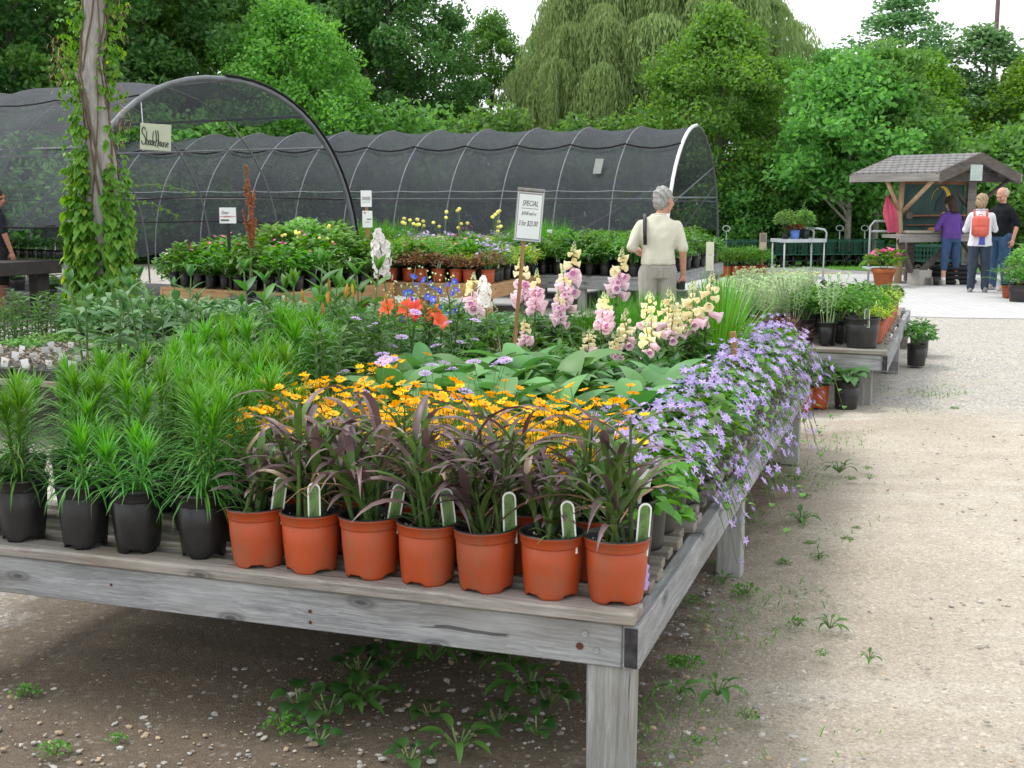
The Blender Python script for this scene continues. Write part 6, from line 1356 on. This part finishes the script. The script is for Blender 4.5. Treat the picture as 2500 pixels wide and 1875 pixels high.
# weeds under and beside the near bench
variants('plantain',P_rosette,3,8,.085,.062,'l_dark',.75); variants('dandelion',P_rosette,3,10,.13,.035,'l_mid',.7); variants('smallweed',P_bush,3,.07,.05,60,.025,.6,'l_fresh')
wd=[(730,1740,'plantain',1.1),(800,1760,'plantain',1.2),(860,1730,'dandelion',1.),(905,1720,'dandelion',1.1),(1050,1760,'plantain',.8),(1120,1840,'dandelion',1.1),(1215,1780,'plantain',.9),(1290,1700,'dandelion',1.2),(1340,1730,'plantain',1.),(1250,1640,'dandelion',1.1),(950,1640,'plantain',1.1),(1060,1620,'dandelion',1.2),(1310,1800,'plantain',.9),(780,1820,'plantain',.7),(690,1780,'smallweed',1.),(130,1840,'smallweed',.8),(60,1700,'smallweed',.8),(1000,1870,'plantain',.8),(285,1810,'smallweed',.5),(1190,1620,'plantain',1.1),(880,1660,'plantain',1.2)]
for i,(px,py,kk,s) in enumerate(wd):
    b_=(py-937.5)/FPX; yy=H/math.tan(PITCH+math.atan(b_)); a=(px-1250)/FPX; p=at(px,py,yy); t=thing('weed',('dandelion like weed' if kk=='dandelion' else 'round leaved plantain weed' if kk=='plantain' else 'tiny bright weed')+' growing in the dirt under the near bench','weed',(p.x,yy,0),r_(0,6.28),'weeds under the near bench',s*.85)
    ob('foliage',pick(kk)[0][1],t)
for i in range(36):
    u,v=r_(.2,4.6),-r_(-.25,.45)*1.; 
    if i>29: u,v=r_(.3,2.6),-r_(.2,.8)
    if i>31: u,v=r_(4.8,7.4),-r_(.9,1.6)
    p=W1(u,v); t=thing('weed','small green weed in the dirt beside the right edge of the near bench' if i<=31 else 'tuft of weeds on the gravel by the second bench leg','weed',tuple(p),r_(0,6.28),'weeds beside the near bench',r_(.35,.8) if v>-.35 else r_(.25,.5)); ob('foliage',pick(RND.choice(['smallweed','dandelion','smallweed']))[0][1],t)
mb=MB()
for k in range(3600):
    u=r_(.1,6.); v=-abs(NP.normal(0,.28))+.12
    if RND.random()<.28: u,v=r_(6.6,8.3),-r_(.35,1.1)
    if sin(u*5)+sin(v*9+u*2)<.2: continue
    p=W1(u,v); blade(mb,(p.x,p.y,0),r_(0,6.28),r_(.015,.05),.006,r_(.2,1.3),.5,2,0)
tag(mb.obj('ground_cover',M['l_fresh']),'thin grass and clover growing along the bench foot','grass',kind='stuff')
# ------------------------------------------------------------------ people
def remesh(mb,name,mat,parent,vox=.012,smooth=4,fold=0.):
    me=mb.mesh('tmp',[mat]); o=bpy.data.objects.new('tmp',me)
    m=o.modifiers.new('r','REMESH'); m.mode='VOXEL'; m.voxel_size=vox; s=o.modifiers.new('s','SMOOTH'); s.iterations=smooth; s.factor=.5
    me2=evaluated(o); bpy.data.meshes.remove(me)
    if fold:
        from mathutils import noise as mn
        nv=len(me2.vertices); co=np.zeros(nv*3); no=np.zeros(nv*3); me2.vertices.foreach_get('co',co); me2.vertices.foreach_get('normal',no); co=co.reshape(-1,3); no=no.reshape(-1,3)
        for q in range(nv):
            k=Vector(co[q]); f=mn.noise(Vector((k.x*9+k.z*3,k.y*9,k.z*3.2)))+.6*mn.noise(Vector((k.x*20-k.z*9,k.y*20,k.z*8))); co[q]+=no[q]*f*fold
        me2.vertices.foreach_set('co',co.ravel()); me2.update()
    me2.name=name; me2.polygons.foreach_set('use_smooth',[True]*len(me2.polygons)); me2.materials.clear(); me2.materials.append(mat)
    return ob(name,me2,parent)
def limb(mb,pts,rad,n=10):
    tube(mb,pts,rad,n,0); 
    for p,r in zip(pts,rad): sphere(mb,p,r,10,8,0)
def ell(mb,rings,n=18):
    """stack of ellipses: (cx,cy,z,rx,ry)"""
    vs=[]
    for (cx,cy,z,rx,ry) in rings:
        for i in range(n): a=2*pi*i/n; c_,s_=cos(a),sin(a); e=.85; vs.append((cx+rx*math.copysign(abs(c_)**e,c_),cy+ry*math.copysign(abs(s_)**e,s_),z))
    fs=[(k*n+i,k*n+(i+1)%n,(k+1)*n+(i+1)%n,(k+1)*n+i) for k in range(len(rings)-1) for i in range(n)]+[tuple(range(n))[::-1],tuple((len(rings)-1)*n+i for i in range(n))]
    mb.add(vs,fs,0)
def hand(mb,w,d,palm,curl=.9,s=1.):
    """palm and five fingers from wrist w along d; palm faces `palm`"""
    d=Vector(d).normalized(); pn=Vector(palm); pn=(pn-d*pn.dot(d)).normalized(); sd=d.cross(pn); w=Vector(w)
    k=w+d*.085*s; tube(mb,[w,w+d*.045*s,k],[.026*s,.036*s,.034*s],8,0); sphere(mb,k,.033*s,8,6,0,(1,1,1))
    for i,(o,l) in enumerate(((-.030,.070),(-.010,.080),(.010,.075),(.029,.060))):
        p=k+sd*o*s; a=curl*.7; q=p+(d*cos(a)+pn*sin(a))*l*.5*s; a2=curl*1.7; r=q+(d*cos(a2)+pn*sin(a2))*l*.5*s; limb(mb,[tuple(p),tuple(q),tuple(r)],[.0105*s,.0095*s,.008*s],7)
    p=w+d*.03*s-sd*.03*s; q=p+(d*.6-sd*.5+pn*.5).normalized()*.04*s; r=q+(d*.8+pn*.6).normalized()*.03*s; limb(mb,[tuple(p),tuple(q),tuple(r)],[.013*s,.011*s,.009*s],7)
def headmesh(mb,c,yaw,pitch,s=1.):
    """head with face towards +y turned by yaw; c is the head centre"""
    R=Matrix.Translation(c)@Matrix.Rotation(yaw,4,'Z')@Matrix.Rotation(pitch,4,'X')@Matrix.Scale(1.10,4)
    t=MB(); sphere(t,(0,-.012,.03),.092,16,12,0,(.84,1.08,1.0)); sphere(t,(0,.022,-.035),.072,14,10,0,(.86,.98,1.1)); sphere(t,(0,.062,-.085),.030,10,8,0,(1.1,.9,.8))
    sphere(t,(0,.070,.030),.045,10,8,0,(1.2,.7,.5)); tube(t,[(0,.086,.022),(0,.112,-.022)],[.010,.016],8,0); sphere(t,(0,.112,-.022),.0155,8,6,0)
    sphere(t,(0,.092,-.058),.020,8,6,0,(1.3,.6,.35))
    for sx in (-1,1): sphere(t,(.078*sx,-.005,.0),.030,10,8,0,(.35,.75,1.15)); sphere(t,(.036*sx,.066,-.02),.028,8,6,0)
    mb.merge(t,R); return R
def eyes(parent,R):
    mb=MB(); t=MB()
    for sx in (-1,1): sphere(t,(.031*sx,.087,.008),.012,8,6,0,(1.1,.5,.6))
    mb.merge(t,R); mb.obj('eyes',M['ink'],parent,True)
    mb=MB(); t=MB()
    tube(t,[(-.022,.106,-.060),(0,.110,-.058),(.022,.106,-.060)],.0035,5,0); mb.merge(t,R); mb.obj('mouth',plain('lip',(.38,.14,.12),.6),parent,True)
skin=lambda n,c: plain(n,c,.55,.12,9,.35)
SK1=skin('skin_ruddy',(.52,.27,.19)); SK2=skin('skin_fair',(.56,.32,.24)); SK3=skin('skin_tan',(.40,.19,.12))
def cloth_(n,c,var=.1): return plain(n,c,.9,var,5,.15,bmp=.15,sc=(2,2,.7))
DENIM=cloth_('blue_denim',(.045,.085,.17),.3); DENIM2=cloth_('dark_grey_denim',(.045,.06,.085),.3); DENIM3=cloth_('faded_denim',(.06,.12,.22),.35)
def person(label,loc,rz,s,arms,head,shirt,pants,skin_,hair,build=1.,female=False,stance=.11,sleeve=.5,pant_end=.06,jacket=False,shoes='white',legs=None,lean=0.,hx_=0.,tuck=False):
    """arms: {side:(elbow,wrist,handdir,palm,curl)} in a frame facing +y, x to the person's right"""
    t=thing('person',label,'person',loc,rz,None,s); bw=build; sh=.19*bw*(.9 if female else 1.); hip=.155*bw*(1.08 if female else 1.); fw=lean
    body=MB(); ell(body,[(0,0,.90,hip,.10*bw),(0,0,1.0,hip*.97,.105*bw),(0,.0+fw*.3,1.12,hip*.9,.10*bw),(0,fw*.6,1.28,sh*.88,.105*bw),(0,fw,1.40,sh*.95,.09*bw),(0,fw,1.46,sh*.6,.06),(0,fw,1.50,.06,.055)])
    limb(body,[(0,fw,1.45),(hx_*.8,.012+fw,1.56)],[.058,.052]); R=headmesh(body,Vector((hx_,.03+fw,1.635)),*head)
    A={}
    for sd,(el,wr,hd,pl,cu) in arms.items():
        sg=1 if sd=='r' else -1; sp=(sg*sh*.90,fw,1.385); limb(body,[sp,el,wr],[.052,.042,.028]); hand(body,wr,hd,pl,cu); A[sd]=(sp,el,wr)
    Lg={}
    for sg in (-1,1):
        (hx,kn,an)=legs[sg] if legs else ((sg*.09*bw,0,.92),(sg*(.05+stance*.5),.02,.50),(sg*stance,-.01,.09)); limb(body,[hx,kn,an],[.085*bw,.058,.042]); limb(body,[an,(an[0]+sg*.015,an[1]+.13,.035)],[.042,.035]); Lg[sg]=(hx,kn,an)
    remesh(body,'body',skin_,t,.009,3)
    # hair
    hb=MB(); tt=MB()
    if hair[1]=='short': sphere(tt,(0,-.020,.045),.097,16,12,0,(.88,1.06,.98)); sphere(tt,(0,-.045,-.01),.080,14,10,0,(.92,.85,.95))
    elif hair[1]=='bald': sphere(tt,(0,-.035,.02),.094,16,12,0,(.90,1.0,.85))
    elif hair[1]=='bob': sphere(tt,(0,-.022,.045),.105,16,12,0,(.92,1.08,.98)); sphere(tt,(0,-.05,-.02),.092,14,10,0,(1.,.9,1.0))
    else: sphere(tt,(0,-.022,.045),.106,16,12,0,(.92,1.08,.98)); ell(tt,[(0,-.06,-.20,.075,.045),(0,-.06,-.1,.095,.065),(0,-.05,.03,.10,.085)])
    hb.merge(tt,R); h=remesh(hb,'hair',hair[0],t,.010,2)
    for v,vn in [(v,v.normal.copy()) for v in h.data.vertices]:
        k=v.co; v.co+=Vector((sin(k.z*120+k.x*60),sin(k.x*140),sin(k.y*110+k.x*40)))*.0032+vn*.006*sin(k.z*61+k.x*87+k.y*45)
    eyes(t,R)
    # trousers
    pb=MB(); ell(pb,[(0,0,.86,hip*.98,.115*bw),(0,0,.95,hip*1.06,.125*bw),(0,0,1.04,hip*1.0,.115*bw),(0,0,1.075,hip*.97,.112*bw)])
    for sg in (-1,1):
        hx,kn,an=[Vector(q) for q in Lg[sg]]; e=kn.lerp(an,min(1.,(.50-pant_end)/(.50-.09))) if pant_end<.5 else hx.lerp(kn,.8); limb(pb,[tuple(hx),tuple(kn),tuple(e)],[.104*bw,.082,.072])
    remesh(pb,'trousers',pants,t,.012,4,.011)
    sb=MB(); zb=(.93 if not tuck else .995) if not jacket else .84; fl=1.10 if not jacket else 1.2
    ell(sb,[(0,0,zb,hip*fl,.135*bw),(0,0,1.06,hip*1.06,.135*bw),(0,fw*.3,1.15,hip*1.0,.13*bw),(0,fw*.6,1.28,sh*1.0,.13*bw),(0,fw,1.37,sh*1.04,.118*bw),(0,fw,1.425,sh*.92,.10),(0,fw,1.465,sh*.62,.085),(0,fw,1.50,.082,.075)])
    for sd,(sp,el,wr) in A.items():
        sp,el,wr=Vector(sp),Vector(el),Vector(wr); 
        if sleeve<1: limb(sb,[tuple(sp),tuple(sp.lerp(el,sleeve*1.4))],[.062,.060])
        else: limb(sb,[tuple(sp),tuple(el),tuple(el.lerp(wr,.92))],[.072,.058,.046])
    remesh(sb,'jacket' if jacket else 'shirt',shirt,t,.011,4,.012)
    if not jacket:
        cb=MB(); tube(cb,[(.072*cos(a*.4488),fw+.008+.066*sin(a*.4488),1.492+.012*sin(a*.4488+pi)) for a in range(15)],.014,6,0,False); cb.obj('collar',shirt,t,True)
    for sg in (-1,1):
        hx,kn,an=Lg[sg]; fb=MB(); ell(fb,[(an[0]+sg*.01,an[1]+.05,.0,.047,.135),(an[0]+sg*.01,an[1]+.05,.022,.050,.138),(an[0]+sg*.008,an[1]+.035,.055,.047,.115),(an[0],an[1]+.0,.095,.046,.062)]); remesh(fb,'shoe',shoes if not isinstance(shoes,str) else M['white'],t,.010,2)
    return t,R
GREY=plain('grey_hair',(.33,.325,.31),.85,.45,55,.2,sc=(1,1,.5)); BROWN=plain('dark_brown_hair',(.035,.018,.012),.7,.3,40,.4); BLOND=plain('sandy_hair',(.33,.24,.14),.75,.3,40,.35); SILV=plain('thin_grey_hair',(.45,.40,.36),.8,.2,40)
# man in the cream polo shirt, seen from behind, head turned right
my=12.5; mp=(X(1606,my),my,0)
P1,R1=person('man with grey hair in a cream polo shirt and stone trousers, seen from behind',mp,radians(3),.99,{'r':((.245,-.03,1.14),(.265,.03,.89),(-.1,.12,-1),(-1,.2,0),1.3),'l':((-.285,-.02,1.16),(-.20,.22,1.13),(.5,1,0),(0,0,-1),.9)},(radians(-52),radians(-6)),
  cloth_('cream_polo',(.62,.60,.49),.05),cloth_('stone_trousers',(.38,.36,.32),.08),SK1,(GREY,'short'),1.07,False,.12,.66,.07,False,'white',None,.02,.055,True)
mb=MB(); tube(mb,[(-.16,-.135,1.20),(-.165,-.125,1.33),(-.158,-.075,1.45),(-.15,.02,1.495),(-.15,.12,1.44),(-.15,.17,1.28)],[.020]*6,8,0); o=mb.obj('shoulder_strap',M['black'],P1,True)
mb=MB(); ell(mb,[(0,-.0,1.078,.188,.142),(0,0,1.062,.188,.142)]); 
for sx in (-1,1):
    q=MB(); pts=[(sx*.03+dx*sx,-.150+.012*abs(dx)*8,z) for dx,z in ((0,.965),(.10,.97),(.105,.87),(.05,.855),(.0,.87),(0,.965))]; tube(q,pts,.0035,5,0); q.obj('pocket_seam',plain('trouser_seam',(.27,.25,.22),.9),P1)
# camera hanging from his hand
hp_=Matrix.Translation(mp)@Matrix.Rotation(radians(3),4,'Z')@Matrix.Scale(.99,4)@Vector((.235,.045,.785))
t=thing('camera','black camera with lens held in the hand of the man in the cream polo shirt','camera',tuple(hp_),radians(0)); mb=MB(); bbox(mb,-.03,.05,-.045,.045,-.05,.04,.01); mb.obj('body',M['black'],t); mb=MB(); lathe(mb,[(.001,0),(.036,0),(.036,.06),(.043,.07),(.043,.15),(.036,.155),(.001,.15)],16,0,M=Matrix.Translation((-.03,0,-.005))@Matrix.Rotation(-pi/2,4,'Y')); mb.obj('lens',M['black'],t,True)
# woman in purple at the counter
py_=23.75
P2_,R2_=person('woman in a purple shirt and cropped jeans leaning on the kiosk counter',(X(2316,py_),py_,0),radians(14),.945,{'r':((.27,.10,1.16),(.22,.34,1.05),(-.2,1,-.1),(0,0,-1),.5),'l':((-.28,.08,1.15),(-.25,.33,1.03),(.2,1,-.1),(0,0,-1),.5)},(radians(8),radians(-22)),
  cloth_('purple_shirt',(.115,.055,.26),.15),DENIM,SK2,(BROWN,'long'),1.10,True,.15,.75,.34,False,plain('canvas_shoe',(.5,.47,.40),.9),None,.06)
for sg in (-1,1): mb=MB(); tube(mb,[(sg*.15,-.01,.07),(sg*.15,-.01,.15)],.047,10,0); mb.obj('sock',M['white'],P2_,True)
# woman in white jacket with red backpack
wy=21.9; wl=(X(2386,wy),wy,0)
P3_,R3_=person('woman in a white and blue jacket wearing a red backpack, seen from behind',wl,radians(-18),.965,{'r':((.25,.14,1.14),(.17,.36,1.18),(-.2,1,.1),(-1,0,.2),.8),'l':((-.26,.10,1.14),(-.10,.34,1.14),(.4,1,.1),(1,0,.2),.8)},(radians(-20),radians(-12)),
  cloth_('white_jacket',(.68,.68,.72),.04),DENIM2,SK2,(BLOND,'bob'),1.08,True,.12,1.1,.07,True,plain('black_white_shoe',(.25,.25,.26),.7,.8,25))
mb=MB(); ell(mb,[(.02,-.085,.87,.07,.085),(.02,-.075,1.1,.075,.075),(.02,-.07,1.25,.05,.07)]); mb.obj('blue_panel',cloth_('blue_panel',(.13,.14,.52),.1),P3_,True)
mb=MB(); tube(mb,[(.09*cos(a*.4488),.01+.08*sin(a*.4488),1.50) for a in range(15)],.022,6,0,False); mb.obj('hood_collar',cloth_('grey_collar',(.5,.5,.56),.05),P3_,True)
rz=radians(-18); bp=Matrix.Translation(wl)@Matrix.Rotation(rz,4,'Z')@Vector((-.02,-.185,.98))
t=thing('backpack','red backpack on the back of the woman in the white jacket','backpack',tuple(bp),rz); mb=MB(); bbox(mb,-.145,.145,-.09,.06,0,.36,.045); RB=cloth_('coral_backpack',(.60,.13,.10),.2); mb.obj('bag',RB,t,True); mb=MB(); bbox(mb,-.115,.115,-.125,-.088,.03,.19,.02); mb.obj('front_pocket',RB,t,True)
for sx in (-.1,.1): mb=MB(); tube(mb,[(sx,.03,.33),(sx*1.1,.08,.43),(sx*1.1,.16,.46)],.016,6,0); mb.obj('strap',RB,t,True)
mb=MB(); tube(mb,[(-.04,.0,.355),(-.02,.0,.39),(.02,.0,.39),(.04,.0,.355)],.008,5,0); mb.obj('handle',RB,t,True)
ph=Matrix.Translation(wl)@Matrix.Rotation(rz,4,'Z')@Vector((.06,.50,1.10)); t=thing('leafy_cutting','bunch of fresh green leaves held between the couple','plant',tuple(ph))
for nm,me in VAR['hosta'][0]: ob(nm,me,t,None,None,1.1)
# man in black t-shirt facing her
by=22.35; bl=(X(2437,by),by,0)
P4_,R4_=person('grey haired man in a black T-shirt and blue jeans facing the woman with the backpack',bl,radians(112),1.04,{'r':((.17,.30,1.2),(.05,.44,1.17),(0,1,0),(-1,0,0),.7),'l':((-.29,-.06,1.14),(-.27,.0,.88),(.05,.15,-1),(1,0,0),.6)},(radians(6),radians(-30)),
  cloth_('black_tshirt',(.012,.014,.017),.2),DENIM3,SK1,(SILV,'bald'),1.14,False,.15,.72,.06,False,plain('grey_trainer',(.42,.40,.40),.8,.4,20))
# person at the left edge, only arm and leg inside the picture
ly=17.3; P5_,R5_=person('person in dark shorts at the left picture edge, only bare arm and sandalled foot visible',(X(2,ly),ly,0),radians(-60),1.0,{'r':((.25,.06,1.16),(.26,.14,.90),(0,.2,-1),(-1,0,0),.5),'l':((-.26,.0,1.14),(-.26,.1,.9),(0,.2,-1),(1,0,0),.5)},(0,0),
  cloth_('dark_tshirt',(.02,.022,.03),.2),cloth_('dark_shorts',(.03,.03,.03),.2),SK3,(BROWN,'short'),1.05,False,.13,.6,.55,False,plain('brown_sandal',(.05,.025,.015),.8))
bpy.data.scenes.remove(TMP)
